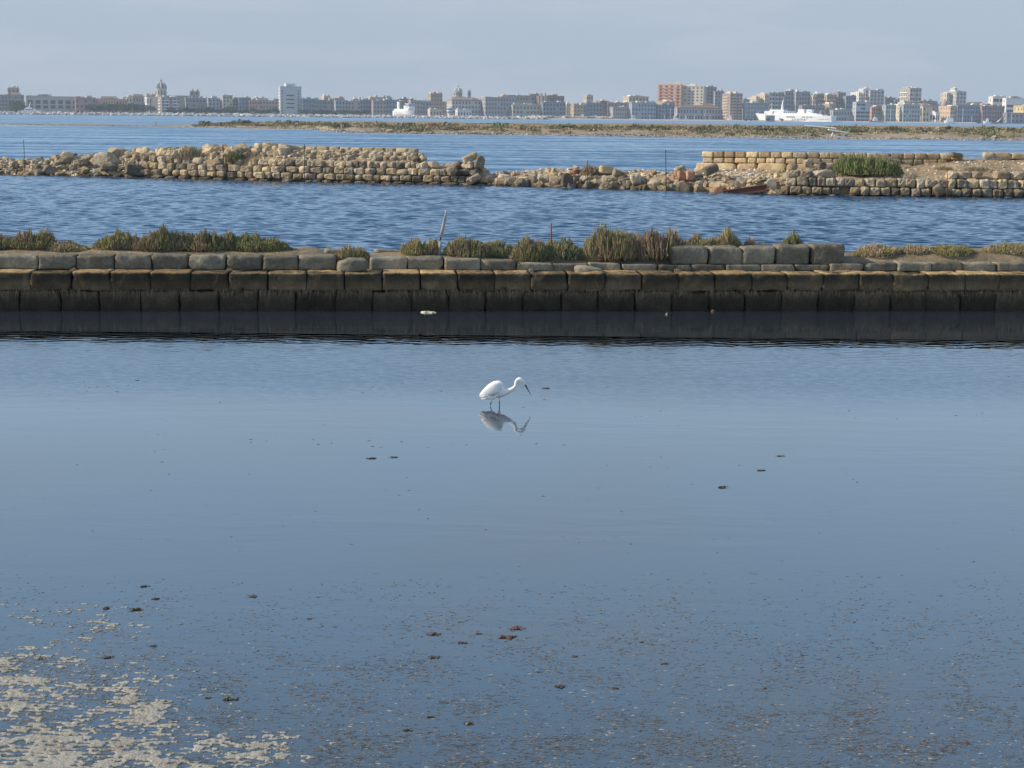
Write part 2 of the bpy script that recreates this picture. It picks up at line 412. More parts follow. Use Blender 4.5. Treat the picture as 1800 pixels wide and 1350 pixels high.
M['soil'] = stone_mat('dry_soil', ((.24, .165, .10), (.37, .27, .165), (.48, .37, .24)), scale=3, bump=.12, spots=.45, random_obj=False)
M['bank'] = stone_mat('bank_soil', ((.16, .12, .07), (.28, .21, .13), (.38, .30, .20)), scale=7, bump=.04, spots=.4, random_obj=False)
M['plant'] = attr_mat('plant_leaves')
M['debris'] = attr_mat('floating_matter', .7)
M['foam'] = stone_mat('sea_foam', ((.29, .26, .20), (.395, .37, .305), (.50, .48, .42)), scale=26, bump=.02, spots=.35, random_obj=False)
M['rust'] = simple('rusty_iron', (.17, .075, .05), .8, .4, 6, .01)
M['iron'] = simple('dark_iron', (.05, .04, .035), .7, .3, 6)
M['wood_dark'] = simple('brown_crust', (.12, .06, .035), .9, .3, 20, .01)
M['navy'] = simple('navy_paint', (.05, .08, .16), .5, .05, .05)
M['wood'] = simple('bleached_wood', (.38, .36, .33), .8, .25, 20, .004)
M['white'] = simple('white_paint', (.88, .86, .82), .5, .05, .05)
M['greyblue'] = simple('blue_grey_paint', (.30, .36, .42), .5, .05, .05)
M['dark'] = simple('window_dark', (.06, .07, .085), .4, .2, .1)
M['green'] = simple('green_paint', (.10, .36, .22), .6, .1, .3)
M['tarp'] = simple('black_sheet', (.03, .03, .032), .6, .3, 4, .02)
M['rock_shore'] = stone_mat('shore_rock', ((.17, .14, .11), (.33, .28, .22), (.50, .44, .36)), scale=1.2, bump=.2, spots=.5, random_obj=False)
M['breakwater'] = stone_mat('breakwater_concrete', ((.34, .33, .31), (.50, .48, .45), (.64, .62, .58)), scale=.3, bump=.2, spots=.2, random_obj=False)
M['quay'] = simple('quay_paving', (.33, .31, .28), .9, .15, .05)

# ================================================================== GROUND AND WATER
A1, B1 = P(0, 547), P(1800, 547)
T1 = (B1 - A1).normalized(); N1 = Vector((-T1.y, T1.x, 0))     # N1 points away from the camera
ANG1 = math.atan2(T1.y, T1.x)
def wall1_y(x): return A1.y + (x - A1.x) * T1.y / T1.x
def on1(px, py, back):
    """where the pixel's ray meets the upright plane `back` metres behind the front wall's face: (s, z)"""
    d = ray(px, py); o = C0 - (A1 + N1 * back)
    t = -o.dot(N1) / d.dot(N1); p = C0 + d * t
    return (p - A1).dot(T1), p.z

BASE2 = [(-500, 304), (0, 307), (240, 311.5), (450, 318), (700, 323), (850, 326), (1050, 332), (1250, 338), (1400, 343), (1600, 346), (1800, 348.5), (2300, 352)]
def y2(px): return interp(px, BASE2)
def W2(px, back=0.0, z=0.0):
    """a point of the ruined wall: `back` metres behind its waterline at photo column px"""
    p = P(px, y2(px)); k = (p.y + back) / p.y
    return Vector((p.x * k, p.y + back, z))

gm = MB(); gm.add([(-1700, -60, -1.5), (1700, -60, -1.5), (1700, 2950, -1.5), (-1700, 2950, -1.5)], [(0, 1, 2, 3)])
tag(gm.build('ground', M['bank']), kind='structure')
M['pond'] = water_mat('pond_water', (.026, .037, .048), 1.92, [(1, 3.2, 1.1, .003, 2, (1, 3, .12, .42, .62, .1, 1.0)), (1, 4.5, 5.0, .0005, 2, None)], rough=.012, rzone=(P(900, 735).y, P(900, 660).y, P(900, 612).y, P(900, 597).y, .12), tilt=dict(ns=9, sx=1, sy=1.6, amp=.16, t=.058))
M['channel'] = water_mat('channel_water', (.018, .064, .135), 1.30, [], rough=.06, tilt=dict(ns=5, sx=1, sy=1.5, amp=.20, t=.06))
M['lagoon'] = water_mat('lagoon_water', (.020, .078, .16), 1.30, [], rough=.10,
    tilt=dict(ns=.9, sx=1, sy=.8, amp=.40, t=.15, det=5, patch=(1, 5, .03, .38, .62, .60, 1.15)))
wrng = np.random.RandomState(5)
WAVES = []
for i in range(46):
    lam = .22 * (3.4 ** (wrng.rand())); th = math.radians(-78 + wrng.randn() * 30)
    WAVES.append((2 * math.pi / lam, math.cos(th), math.sin(th), wrng.rand() * 6.28, lam * .0046))
def wave_z(x, y, lmin=0.0):
    gust = .75 + .5 * fbm2(x * .05 + 40, y * .12, 3, 3)
    z = np.zeros_like(x)
    for k, cx, sy, ph, a in WAVES:
        if 2 * math.pi / k < lmin: continue
        z += a * (np.sin(k * (cx * x + sy * y) + ph + 1.5 * np.sin(.31 * x + .2 * y + ph)))
    return z * gust
def wave_sheet(name, m, xa, xb, y0f, y1f, nx, ny, lmin, pw=1.0, zf=None, trap=None):
    tx = np.linspace(0, 1, nx); ty = np.linspace(0, 1, ny) ** pw
    X = xa + (xb - xa) * tx[:, None] + 0 * ty[None, :]
    if trap: X = (2 * tx[:, None] - 1) * (trap[0] + (trap[1] - trap[0]) * ty[None, :])
    xq = np.linspace(X.min(), X.max(), 400)
    Y0 = np.interp(X, xq, [y0f(x) for x in xq]); Y1 = np.interp(X, xq, [y1f(x) for x in xq])
    Y = Y0 + (Y1 - Y0) * ty[None, :]
    Z = zf(X, Y) if zf else wave_z(X, Y, lmin); ed = np.clip(np.minimum(ty, 1 - ty)[None, :] * (Y1 - Y0) / (.1 if zf else 1.5), 0, 1); Z = Z * ed
    co = np.stack([X, Y, Z], -1).reshape(-1, 3).astype(np.float32)
    i = (np.arange(nx - 1)[:, None] * ny + np.arange(ny - 1)[None, :]).ravel()
    q = np.stack([i, i + ny, i + ny + 1, i + 1], -1).astype(np.int32)
    me = bpy.data.meshes.new(name); me.vertices.add(len(co)); me.vertices.foreach_set('co', co.ravel())
    me.loops.add(q.size); me.loops.foreach_set('vertex_index', q.ravel()); me.polygons.add(len(q))
    me.polygons.foreach_set('loop_start', np.arange(len(q), dtype=np.int32) * 4); me.polygons.foreach_set('loop_total', np.full(len(q), 4, dtype=np.int32))
    me.polygons.foreach_set('use_smooth', np.ones(len(q), dtype=bool)); me.update(); me.validate(); me.materials.append(m)
    o = bpy.data.objects.new(name, me); COL.objects.link(o); tag(o, kind='structure')
    if trap:        # calm flanks beyond the modelled waves
        for e, xo in ((0, -70), (nx - 1, 70)):
            fm = MB(); st = list(range(0, ny, max(1, ny // 8))) + [ny - 1]
            for a_, b_ in zip(st, st[1:]):
                q_ = [(xo * (1 if a_ == 0 else 2), Y[e, a_], 0), (xo * 2, Y[e, b_], 0), (X[e, b_], Y[e, b_], 0), (X[e, a_], Y[e, a_], 0)]
                fm.add(q_ if e else q_[::-1], [(0, 1, 2, 3)])
            tag(fm.build(name, m), kind='structure')
    return o
xs = [-70, -40, -20, 0, 20, 40, 70]
def pond_ripple(x, y):
    z = np.zeros_like(x); r = np.random.RandomState(3)
    for i in range(40):
        lam = .07 * (4 ** r.rand()); th = math.radians(-90 + r.randn() * 22); k = 2 * math.pi / lam
        z += lam * .0019 * np.sin(k * (math.cos(th) * x + math.sin(th) * y) + r.rand() * 6.28 + 1.2 * np.sin(.9 * x + .7 * y + i))
    far = np.array(y - YR1) * 0 + 1
    dst = np.clip((y - YR0) / (YR1 - YR0), 0, 1); dst = dst + .10 * (fbm2(x * .5, y * .2, 21, 3) - .5); env = np.clip((dst - .1) / .75, 0, 1) ** 1.5 * np.clip((1 - dst) / .16, 0, 1)
    return z * env * (.55 + .9 * fbm2(x * .35 + 5, y * 1.2, 8, 3))
YR0, YR1 = P(900, 670).y, P(900, 590).y
for nm, ya, yb in (('pond_water', lambda x: -5, lambda x: YR0), ('pond_water', lambda x: YR1, lambda x: wall1_y(x) + .5)):
    wm = MB(); wm.add([(-70, ya(-70), 0), (70, ya(70), 0), (70, yb(70), 0), (-70, yb(-70), 0)], [(0, 1, 2, 3)]); tag(wm.build(nm, M['pond']), kind='structure')
wm = MB()
for xa, xb in ((-70, -10), (10, 70)): wm.add([(xa, YR0, 0), (xb, YR0, 0), (xb, YR1, 0), (xa, YR1, 0)], [(0, 1, 2, 3)])
tag(wm.build('pond_water', M['pond']), kind='structure')
bx = [W2(p, 1.0) for p in range(-500, 2301, 100)]
line2 = [(-140, bx[0].y + 12)] + [(b.x, b.y) for b in bx] + [(140, bx[-1].y - 12)]
def line2y(x): return interp(x, line2)
wave_sheet('pond_water', M['pond'], -10, 10, lambda x: YR0, lambda x: YR1, 900, 260, 0, zf=pond_ripple)
wave_sheet('channel_water', M['channel'], -44, 40, lambda x: wall1_y(x) + 1.2, line2y, 700, 700, 0, 1.25, trap=(13, 36))
wave_sheet('lagoon_water', M['lagoon'], -140, 120, line2y, lambda x: 230, 520, 420, .9, 1.3)
wm = MB(); wm.add([(-1500, 230, 0), (1500, 230, 0), (1500, 1990, 0), (-1500, 1990, 0)], [(0, 1, 2, 3)])
wm.add([(-1500, 60, 0), (-140, 60, 0), (-140, 230, 0), (-1500, 230, 0)], [(0, 1, 2, 3)]); wm.add([(120, 60, 0), (1500, 60, 0), (1500, 230, 0), (120, 230, 0)], [(0, 1, 2, 3)])
tag(wm.build('lagoon_water', M['lagoon']), kind='structure')

# ================================================================== FRONT BLOCK WALL
wall = empty('block_wall', A1, ANG1)
tag(wall, 'long low shaded wall of big squared blocks crossing the picture between pond and channel', 'wall')
def block1(s0, s1, back, z0, z1, depth, seed, m, rough=.010, rnd=.10, name='stone_block', gap=.012, **kw):
    w = s1 - s0 - gap
    mb = block_mb(w, depth, z1 - z0, seed, rough, rnd, nx=max(6, int(w / .055)), ny=5, nz=max(4, int((z1 - z0) / .045)), **kw)
    rc = random.Random(seed * 13 + 5)      # knocked-off corners and dents
    for q_ in range(rc.choice((0, 1, 1, 2, 3))):
        c = Vector((rc.choice((-1, 1)) * w / 2 if q_ % 2 == 0 else rc.uniform(-.5, .5) * w, -depth / 2, (z1 - z0) * rc.choice((1, 1, 1, 0)))); rad = rc.uniform(.035, .10)
        for i_, v_ in enumerate(mb.v):
            v_ = Vector(v_); dd = (v_ - c).length
            if dd < rad: v_ += (Vector((0, 0, (z1 - z0) / 2)) - c).normalized() * (rad - dd) * .75; mb.v[i_] = tuple(v_)
    o = mb.build(name, m, wall, smooth=True)
    o.location = ((s0 + s1) / 2, back + depth / 2, z0)
    return o
top_px = [-140, -78, -16, 53, 125, 194, 264, 334, 402, 470, 538, 605, 672, 739, 804, 870, 934, 999, 1064, 1129, 1192, 1257, 1321, 1384, 1447, 1510, 1571, 1634, 1698, 1758, 1818, 1878, 1938]
low_px = [-170, -103, -35, 34, 105, 175, 247, 315, 384, 452, 520, 589, 655, 723, 789, 854, 920, 987, 1051, 1117, 1181, 1247, 1310, 1374, 1439, 1502, 1565, 1628, 1689, 1750, 1810, 1870, 1930]
ST = [on1(p, 496, 0)[0] for p in top_px]; SL = [on1(p, 530, .02)[0] for p in low_px]
for a in (1, 2, 3, 4, 5, 6, 7, 8):
    ST.insert(0, ST[0] - .66); SL.insert(0, SL[0] - .66); ST.append(ST[-1] + .66); SL.append(SL[-1] + .66)
sd = 1
for a, b in zip(ST, ST[1:]):
    h = .632 + R.uniform(-.012, .010)
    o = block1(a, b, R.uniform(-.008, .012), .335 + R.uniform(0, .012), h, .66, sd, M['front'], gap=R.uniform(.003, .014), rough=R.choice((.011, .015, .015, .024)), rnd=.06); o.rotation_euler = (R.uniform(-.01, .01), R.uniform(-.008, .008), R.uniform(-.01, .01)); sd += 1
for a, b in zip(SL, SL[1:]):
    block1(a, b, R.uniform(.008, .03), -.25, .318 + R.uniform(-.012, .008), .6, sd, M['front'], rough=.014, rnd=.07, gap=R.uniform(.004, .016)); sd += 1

# second course, set back on the ledge
JL = [-150, -82, -10, 67, 133, 200, 266, 331, 397, 461, 524, 590]
JR = [650, 716, 780, 844, 907, 972, 1036, 1092, 1157, 1216, 1277, 1338, 1398, 1458, 1519, 1578, 1637, 1693, 1752, 1812, 1872, 1930]
BK = .60
def ztop1(px, py, back): return on1(px, py, back)[1]
tops = {}
for js in (JL, JR):
    for a, b in zip(js, js[1:]):
        sa, sb = on1(a, 465, BK)[0], on1(b, 465, BK)[0]
        py = interp((a + b) / 2, [(0, 449), (300, 450), (590, 451), (690, 453), (745, 453), (810, 457), (880, 459), (940, 463), (1060, 464), (1150, 466), (1450, 466), (1520, 462), (1660, 462), (1800, 463)]) + R.uniform(-1.2, 1.2)
        zt = ztop1((a + b) / 2, py, BK)
        o = block1(sa, sb, BK + R.uniform(-.03, .03), .618, max(.72, zt), .5, sd, M['ledge'], rough=.016, rnd=.10, gap=R.uniform(.006, .018)); sd += 1
        o.rotation_euler = (R.uniform(-.02, .02), R.uniform(-.012, .012), R.uniform(-.025, .025))
# third course of five heavy blocks
J3 = [1181, 1245, 1306, 1366, 1427, 1487]
for k, (a, b) in enumerate(zip(J3, J3[1:])):
    bk = BK + .10
    sa, sb = on1(a, 446, bk)[0], on1(b, 446, bk)[0]
    z0 = ztop1((a + b) / 2, 464.5, bk); z1 = ztop1((a + b) / 2, [433, 435, 434, 431.5, 430][k], bk)
    o = block1(sa, sb, bk, z0 - .02, z1, .52, sd, M['ledge'], rough=.018, rnd=.15, gap=.022); sd += 1
    o.rotation_euler = (0, R.uniform(-.02, .02), R.uniform(-.04, .04))
# tumbled pieces on the ledge
def loose1(px, py_base, back, w, d, h, rot, m, label, seed, cat='stone', name='fallen_stone', **kw):
    s, z = on1(px, py_base, back)
    p = A1 + T1 * s + N1 * back
    mb = block_mb(w, d, h, seed, kw.get('rough', .03), kw.get('rnd', .35), 9, 6, 6)
    o = mb.build(name, m, None, smooth=True); o.location = (p.x, p.y, max(z, kw.get('zmin', -9))); o.rotation_euler = rot
    tag(o, label, cat); return o
loose1(621, 478, .35, .52, .34, .22, (0, -.12, ANG1 + .1), M['ledge'], 'rough broken pale stone lying in the gap of the second course of the block wall', 501)
loose1(1035, 482, .36, .44, .28, .12, (0, .1, ANG1 - .05), M['ledge'], 'small wedge shaped pale stone on the block wall ledge right of the middle', 502)
loose1(592, 447, 1.5, .42, .3, .10, (0, .05, .2), M['ledge'], 'flat grey slab behind the block wall at the left end of the vegetation gap', 503, zmin=.8)
loose1(705, 447, 1.9, .9, .25, .06, (0, .05, .1), M['ledge'], 'thin long flat slab behind the block wall, left of the round yellow green bush', 504, zmin=.8)

# earth bank behind the front wall
def zbank(s, b):
    """height of the bank at wall coordinate s, b metres behind the face"""
    px = 900 + (s - (T1.x * 0 + 8.2)) * 106
    crest = interp(px, [(0, .90), (560, .90), (600, .78), (700, .82), (800, .84), (950, .80), (1150, .82), (1480, .80), (1600, .86), (1800, .92)])
    prof = interp(b, [(.7, .60), (1.0, crest - .02), (1.6, crest + .02), (2.1, crest - .02), (2.6, .45), (3.2, -.1), (3.8, -.6)])
    return prof + (mnoise.noise(Vector((s * 1.5, b * 1.5, 3))) * .035 + mnoise.noise(Vector((s * 6, b * 6, 9))) * .012) * (1 if b > 1 else .3)
bm_ = MB(); bs = [.72, .9, 1.05, 1.2, 1.4, 1.6, 1.8, 2.0, 2.2, 2.4, 2.7, 3.0, 3.4, 3.8]
S = np.arange(-14, 33, .14); vs = []
for s in S:
    for b in bs:
        p = A1 + T1 * s + N1 * b; vs.append((p.x, p.y, zbank(s, b)))
nb = len(bs)
bm_.add(vs, [(i * nb + j, (i + 1) * nb + j, (i + 1) * nb + j + 1, i * nb + j + 1) for i in range(len(S) - 1) for j in range(nb - 1)])
tag(bm_.build('bank_soil', M['bank'], smooth=True), kind='structure')

# hanging root and weed fringe along the joint of the front wall (local wall coordinates)
fr = MB()
for i in range(5200):
    s = R.uniform(-9, 26)
    if mnoise.noise(Vector((s * 1.7, 0, 5))) < -.25 and R.random() < .8: continue
    z = .345 + R.uniform(-.02, .03); L = R.uniform(.03, .15) * (1.6 if R.random() < .12 else 1); w = R.uniform(.0010, .0030)
    y = R.uniform(-.016, -.004); dx = R.uniform(-.045, .045); g = R.uniform(.5, 1.2)
    c = (.27 * g, .21 * g, .14 * g)
    fr.add([(s - w, y, z), (s + w, y, z), (s + w * .8 + dx * .5, y - .006, z - L * .5), (s - w * .8 + dx * .5, y - .006, z - L * .5), (s + dx, y - .002, z - L)], [(0, 1, 2, 3), (3, 2, 4)], c)
for i in range(3500):   # short weed on the lower course
    s = R.uniform(-9, 26); z = R.uniform(.0, .27); L = R.uniform(.02, .07); w = R.uniform(.002, .006); y = R.uniform(-.012, .005); dx = R.uniform(-.02, .02)
    g = R.uniform(.5, 1.5); c = (.035 * g, .042 * g, .036 * g)
    fr.add([(s - w, y, z), (s + w, y, z), (s + dx, y - .01, z - L)], [(0, 1, 2)], c)
tag(fr.build('root_fringe', M['plant'], wall), kind='stuff')

# ================================================================== PLANTS (succulent shrubs made of upright stems)
FRESH = [(.18, .235, .085), (.25, .285, .11), (.14, .175, .075)]
GREEN = [(.18, .185, .085), (.23, .22, .10), (.13, .145, .075)]
OLIVE = [(.30, .265, .11), (.36, .30, .135), (.23, .22, .10)]
RED = [(.34, .22, .15), (.38, .26, .19), (.26, .18, .14)]
DRY = [(.46, .34, .21), (.37, .29, .20)]
GREY = [(.25, .26, .16), (.22, .235, .16)]
def shrub(name, label, base, w, d, h, n, pal, seed, group=None, rz=0, gz=None, thick=.0056, peaks=None, m='plant', stem=True):
    r = random.Random(seed)
    root = empty(name, base, rz); tag(root, label, 'shrub', group)
    mb = MB(); st = MB()
    for i in range(n):
        a = r.uniform(0, 2 * math.pi); q = math.sqrt(r.random())
        x, y = q * math.cos(a) * w / 2, q * math.sin(a) * d / 2
        dome = (max(.02, 1 - q ** 3.2)) ** .45 * (.75 + .38 * mnoise.noise(Vector((x * 6, y * 4, seed))) + .36 * mnoise.noise(Vector((x * 21, y * 9, seed))))
        if peaks: dome *= interp(x / w + .5, peaks)
        top = h * (dome * r.uniform(.78, 1.05) + .06)
        z0 = (gz(x, y) if gz else 0)
        lo = z0 + top * r.uniform(.12, .88); hi = z0 + top
        lean = Vector((x / w * .3 * h + r.uniform(-.03, .03), y / d * .3 * h + r.uniform(-.03, .03), 0)) * max(.35, (hi - lo) / max(.05, top))
        nn = mnoise.noise(Vector((x * 3.5, y * 3.5, seed + 7))) + r.uniform(-.25, .25)
        if r.random() < .14: nn = .5
        pk = pal[0] if nn < -.02 else pal[1 if nn < .20 or len(pal) < 3 else 2]
        g = r.uniform(.75, 1.3); c = r.choice(pk); c = tuple(v * g for v in c)
        t = thick * r.uniform(.6, 1.3)
        b0 = Vector((x, y, lo)); b2 = Vector((x, y, hi)) + lean; b1 = b0.lerp(b2, .55) + Vector((r.uniform(-.01, .01), 0, 0))
        ax = r.uniform(0, math.pi); u = Vector((math.cos(ax), math.sin(ax), 0)) * t; v = Vector((-math.sin(ax), math.cos(ax), 0)) * t
        mb.add([b0 + u * .7, b0 - u * .4 + v * .7, b0 - u * .4 - v * .7, b1 + u, b1 - u * .6 + v, b1 - u * .6 - v, b2], [(0, 1, 4, 3), (1, 2, 5, 4), (2, 0, 3, 5), (3, 4, 6), (4, 5, 6), (5, 3, 6)], c)
    for i in range(int(n * .03)):      # dead twigs standing out of the growth
        a = r.uniform(0, 2 * math.pi); q = math.sqrt(r.random()) * .9; x, y = q * math.cos(a) * w / 2, q * math.sin(a) * d / 2; z0 = (gz(x, y) if gz else 0)
        top = h * math.sqrt(max(.1, 1 - q * q)) * r.uniform(.8, 1.18); t = thick * .35; g = r.uniform(.7, 1.3); c = (.22 * g, .16 * g, .12 * g); dx = r.uniform(-.05, .05)
        mb.add([(x - t, y, z0 + top * .3), (x + t, y, z0 + top * .3), (x + dx + t * .6, y, z0 + top * .7), (x + dx - t * .6, y, z0 + top * .7), (x + dx * 1.6, y, z0 + top)], [(0, 1, 2, 3), (3, 2, 4)], c)
    if stem:
        for i in range(max(5, int(w * 12))):
            a = r.uniform(0, 2 * math.pi); q = math.sqrt(r.random()) * .8
            x, y = q * math.cos(a) * w / 2, q * math.sin(a) * d / 2; z0 = (gz(x, y) if gz else 0)
            st.tube([(x * .8, y * .8, z0 - .03), (x * .9, y * .9, z0 + h * .25), (x, y, z0 + h * .5)], [.008, .006, .003], 4, (.10, .07, .05), cap=False)
        tag(st.build('stem', M[m], root), kind='stuff')
    mb.build('foliage', M[m], root)
    return root
def shrub1(px0, px1, ytop, ybase, back, pal, label, seed, dens=1.0, d=None, peaks=None, name='glasswort_bush'):
    s0, z0 = on1(px0, ybase, back); s1, _ = on1(px1, ybase, back)
    zt = on1((px0 + px1) / 2, ytop, back)[1]
    sc = (s0 + s1) / 2; w = s1 - s0; d = d or min(.7, w * .8)
    p = A1 + T1 * sc + N1 * back; zb = zbank(sc, back) if back > .9 else z0
    gz = (lambda x, y: zbank(sc + x, max(.95, back + y)) - zb) if back > .9 else None
    shrub(name, label, (p.x, p.y, zb - .01), w * 1.04, d, (zt - zb) * 1.22, int(3400 * w * d * dens + 600 * w), pal, seed, rz=ANG1, gz=gz, peaks=peaks)
shrub1(-160, 30, 410, 446, 1.45, (GREEN, OLIVE, RED), 'dark green bush above the block wall, cut by the left picture edge', 1)
shrub1(15, 100, 408, 446, 1.45, (OLIVE, GREEN, RED), 'green and reddish bush second from the left edge on the bank', 2)
shrub1(80, 158, 424, 446, 1.35, (GREEN, OLIVE, DRY), 'low grass green bush just left of the first gap, beside the black sheet', 3, peaks=[(0, 1.2), (.5, .9), (1, .35)])
shrub1(165, 240, 412, 446, 1.45, (OLIVE, RED, GREEN), 'yellowish and brown bush right of the first gap in the bank vegetation', 4, peaks=[(0, .7), (.4, 1), (.55, 1.25), (1, 1)])
shrub1(228, 330, 402, 447, 1.4, (GREEN, OLIVE, RED), 'tall dark green bush with a spire on the left bank', 5, peaks=[(0, .7), (.45, .8), (.58, 1.15), (.7, .85), (1, .8)])
shrub1(310, 420, 409, 446, 1.4, (GREEN, OLIVE, RED), 'green bush with a purplish top right of the spired bush on the left bank', 6)
shrub1(400, 512, 414, 447, 1.4, (OLIVE, GREEN, GREEN), 'long low green bush tapering to water at the right end of the left bank growth', 7, peaks=[(0, 1.1), (.4, 1.05), (.7, .85), (1, .4)])
shrub1(585, 650, 433, 456, .95, (OLIVE, OLIVE, DRY), 'small yellow green tuft alone above the broken pale stone', 8, d=.35)
shrub1(706, 772, 420, 452, 1.3, (OLIVE, OLIVE, RED), 'round yellow green bush left of the bleached branch', 9)
shrub1(782, 862, 420, 456, 1.2, (OLIVE, RED, GREEN), 'olive bush with a brown centre right of the bleached branch', 10)
shrub1(845, 905, 425, 456, 1.3, (GREY, GREEN, OLIVE), 'low grey green bush between the olive bush and the iron stake', 11)
shrub1(898, 962, 419, 462, 1.0, (GREEN, OLIVE, RED), 'green bush with a pinkish spike just left of the iron stake', 12, peaks=[(0, .7), (.55, 1.1), (1, .8)])
shrub1(950, 1026, 423, 458, 1.2, (GREY, GREEN, OLIVE), 'grey green bush around the foot of the iron stake', 13)
shrub1(1028, 1128, 403, 463, 1.05, (OLIVE, RED, GREEN), 'large olive and red brown bush left of the centre gap blocks, tallest on the bank', 14, dens=1.0, d=.7)
shrub1(1110, 1205, 405, 464, 1.0, (RED, GREEN, GREEN), 'large dark purplish bush touching the left of the five heavy blocks', 15, dens=1.0, d=.6)
shrub1(1196, 1260, 415, 440, 1.6, (OLIVE, GREEN, RED), 'low bush behind the first of the five heavy blocks', 16, d=.4)
shrub1(1245, 1305, 409, 440, 1.6, (OLIVE, OLIVE, RED), 'yellow green pointed tuft behind the second and third heavy blocks', 17, d=.4, peaks=[(0, .6), (.5, 1.2), (1, .8)])
shrub1(1300, 1352, 422, 440, 1.6, (RED, GREY, OLIVE), 'low reddish growth behind the third heavy block', 18, d=.35)
shrub1(1366, 1418, 411, 440, 1.6, (OLIVE, GREEN, GREEN), 'pointed grass green tuft behind the fourth heavy block', 19, d=.4, peaks=[(0, .4), (.45, 1.25), (1, .45)])
shrub1(1500, 1585, 431, 457, 1.3, (OLIVE, RED, DRY), 'low olive bush right of the five heavy blocks', 20)
shrub1(1570, 1640, 430, 457, 1.3, (OLIVE, GREEN, DRY), 'low bush second right of the five heavy blocks', 21)
shrub1(1625, 1708, 431, 458, 1.25, (GREEN, OLIVE, OLIVE), 'bright green low bush left of the black sheet on the right', 22)
shrub1(1725, 1900, 429, 460, 1.3, (OLIVE, GREEN, DRY), 'yellow green bush cut by the right edge of the picture', 23)
for k, (px, py, sc) in enumerate([(127, 476, 11), (403, 476, 13), (934, 477, 10), (1192, 478, 14), (1490, 480, 17)]):
    s, z = on1(px, py, .25); p = A1 + T1 * s + N1 * .3
    shrub('dry_tuft', 'tiny dry reddish tuft on the wall ledge, ' + ['first from the left edge', 'second from the left', 'the one near the middle of the wall', 'the one below the first heavy block', 'the rightmost, below the last heavy block'][k],
          (p.x, p.y, .625), sc / 106, .08, .065, 60, (RED, DRY, DRY), 60 + k, group='dry tufts on the wall ledge', rz=ANG1, stem=False, thick=.004)

# black sheeting and earth showing behind bushes
def sheet(px0, px1, ytop, back, label):
    s0, _ = on1(px0, 445, back); s1, _ = on1(px1, 445, back); zt = on1((px0 + px1) / 2, ytop, back)[1]
    w = s1 - s0; h = zt - .85; mb = MB(); n = 16; vs = []
    for i in range(n + 1):
        t = i / n; hh = h * math.sin(math.pi * min(1, t * .85 + .12)) ** .6 + .01
        for j in range(7):
            a = math.pi * j / 6
            vs.append(((t - .5) * w, -math.cos(a) * .22 + .03 * mnoise.noise(Vector((t * 9, j, 1))), math.sin(a) * hh * (1 + .12 * mnoise.noise(Vector((t * 7, j, 4)))) - .03))
    mb.add(vs, [(i * 7 + j, (i + 1) * 7 + j, (i + 1) * 7 + j + 1, i * 7 + j + 1) for i in range(n) for j in range(6)] + [tuple(range(7)), tuple(n * 7 + j for j in range(6, -1, -1))])
    p = A1 + T1 * (s0 + s1) / 2 + N1 * back
    o = mb.build('plastic_sheet', M['tarp'], smooth=True); o.location = (p.x, p.y, .85); o.rotation_euler = (0, 0, ANG1); tag(o, label, 'sheet')
sheet(100, 166, 427, 1.9, 'rumpled black sheet showing behind the low green bush at the left gap')
sheet(1692, 1745, 431, 1.7, 'rumpled black sheet on the bank between the two right hand bushes')
sheet(812, 858, 419, 1.9, 'dark sheet edge behind the olive bush right of the bleached branch')

# branch and stake
def pole(name, label, cat, pts, rad, m, n=7):
    mb = MB(); base = Vector(pts[0]); mb.tube([Vector(p) - base for p in pts], rad, n); o = mb.build(name, m, smooth=True); o.location = base; tag(o, label, cat); return o
bp_ = [PD(*q, 29.3) for q in ((771, 438), (773, 428), (776, 412), (779, 398), (782, 384), (784, 370))]
bp_[0].z -= .15
pole('driftwood_branch', 'bare bleached bent branch standing upright between two olive bushes', 'branch', bp_, [.034, .032, .029, .027, .025, .022], M['wood'])
st_ = [PD(*q, 29.4) for q in ((969, 436), (969, 393))]; st_[0].z -= .1
pole('iron_stake', 'thin rusty iron stake standing in the bank bushes right of the bleached branch', 'stake', st_, .013, M['rust'])

# ================================================================== RUINED WALL
variants = {}
def vmesh(kind, k):
    key = (kind, k)
    if key not in variants:
        if kind == 'block': mb = block_mb(1, 1, 1, 900 + k, .075, .26, 6, 4, 5, fscale=1.6)
        elif kind == 'round': mb = block_mb(1, 1, 1, 950 + k, .13, .32, 5, 5, 4, fscale=1.7)
        elif kind == 'ashlar': mb = block_mb(1, 1, 1, 980 + k, .035, .16, 6, 4, 4, fscale=2.0)
        elif kind == 'rock':
            mb = block_mb(1, 1, 1, 1000 + k, .20, .5, 5, 5, 5, fscale=1.1)
            rr = random.Random(k); a, b, c = rr.uniform(.3, .8), rr.uniform(-.6, .6), rr.uniform(-.5, .5)
            n = Vector((b, -a, .8)).normalized()
            nv = []
            for v in mb.v:      # shear off planar faces
                v = Vector(v)
                for nn, dd in ((n, .58), (Vector((-.8, -.3, .5 + c * .3)).normalized(), .5 + a * .1), (Vector((.7, c, .6)).normalized(), .52), (Vector((c, -.9, b * .4)).normalized(), .40)):
                    q = (v - Vector((0, 0, .5))).dot(nn) - dd * .8
                    if q > 0: v -= nn * q
                nv.append(tuple(v))
            mb.v = nv
        o = mb.mesh('stone_' + kind, M['ruin'], kind in ('ashlar',)); variants[key] = o
    return variants[key]
NV = {'block': 10, 'round': 6, 'ashlar': 6, 'rock': 10}
def stone(parent, kind, p, w, d, h, rot, m, name='stone'):
    me0 = vmesh(kind, R.randrange(NV[kind]))
    key = (me0.name, m)
    if key not in variants:
        me = me0.copy(); me.materials.clear(); me.materials.append(M[m]); variants[key] = me
    q = p - parent.location if parent else p
    o = inst(name, variants[key], parent, q, rot, (w, d, h))
    return o
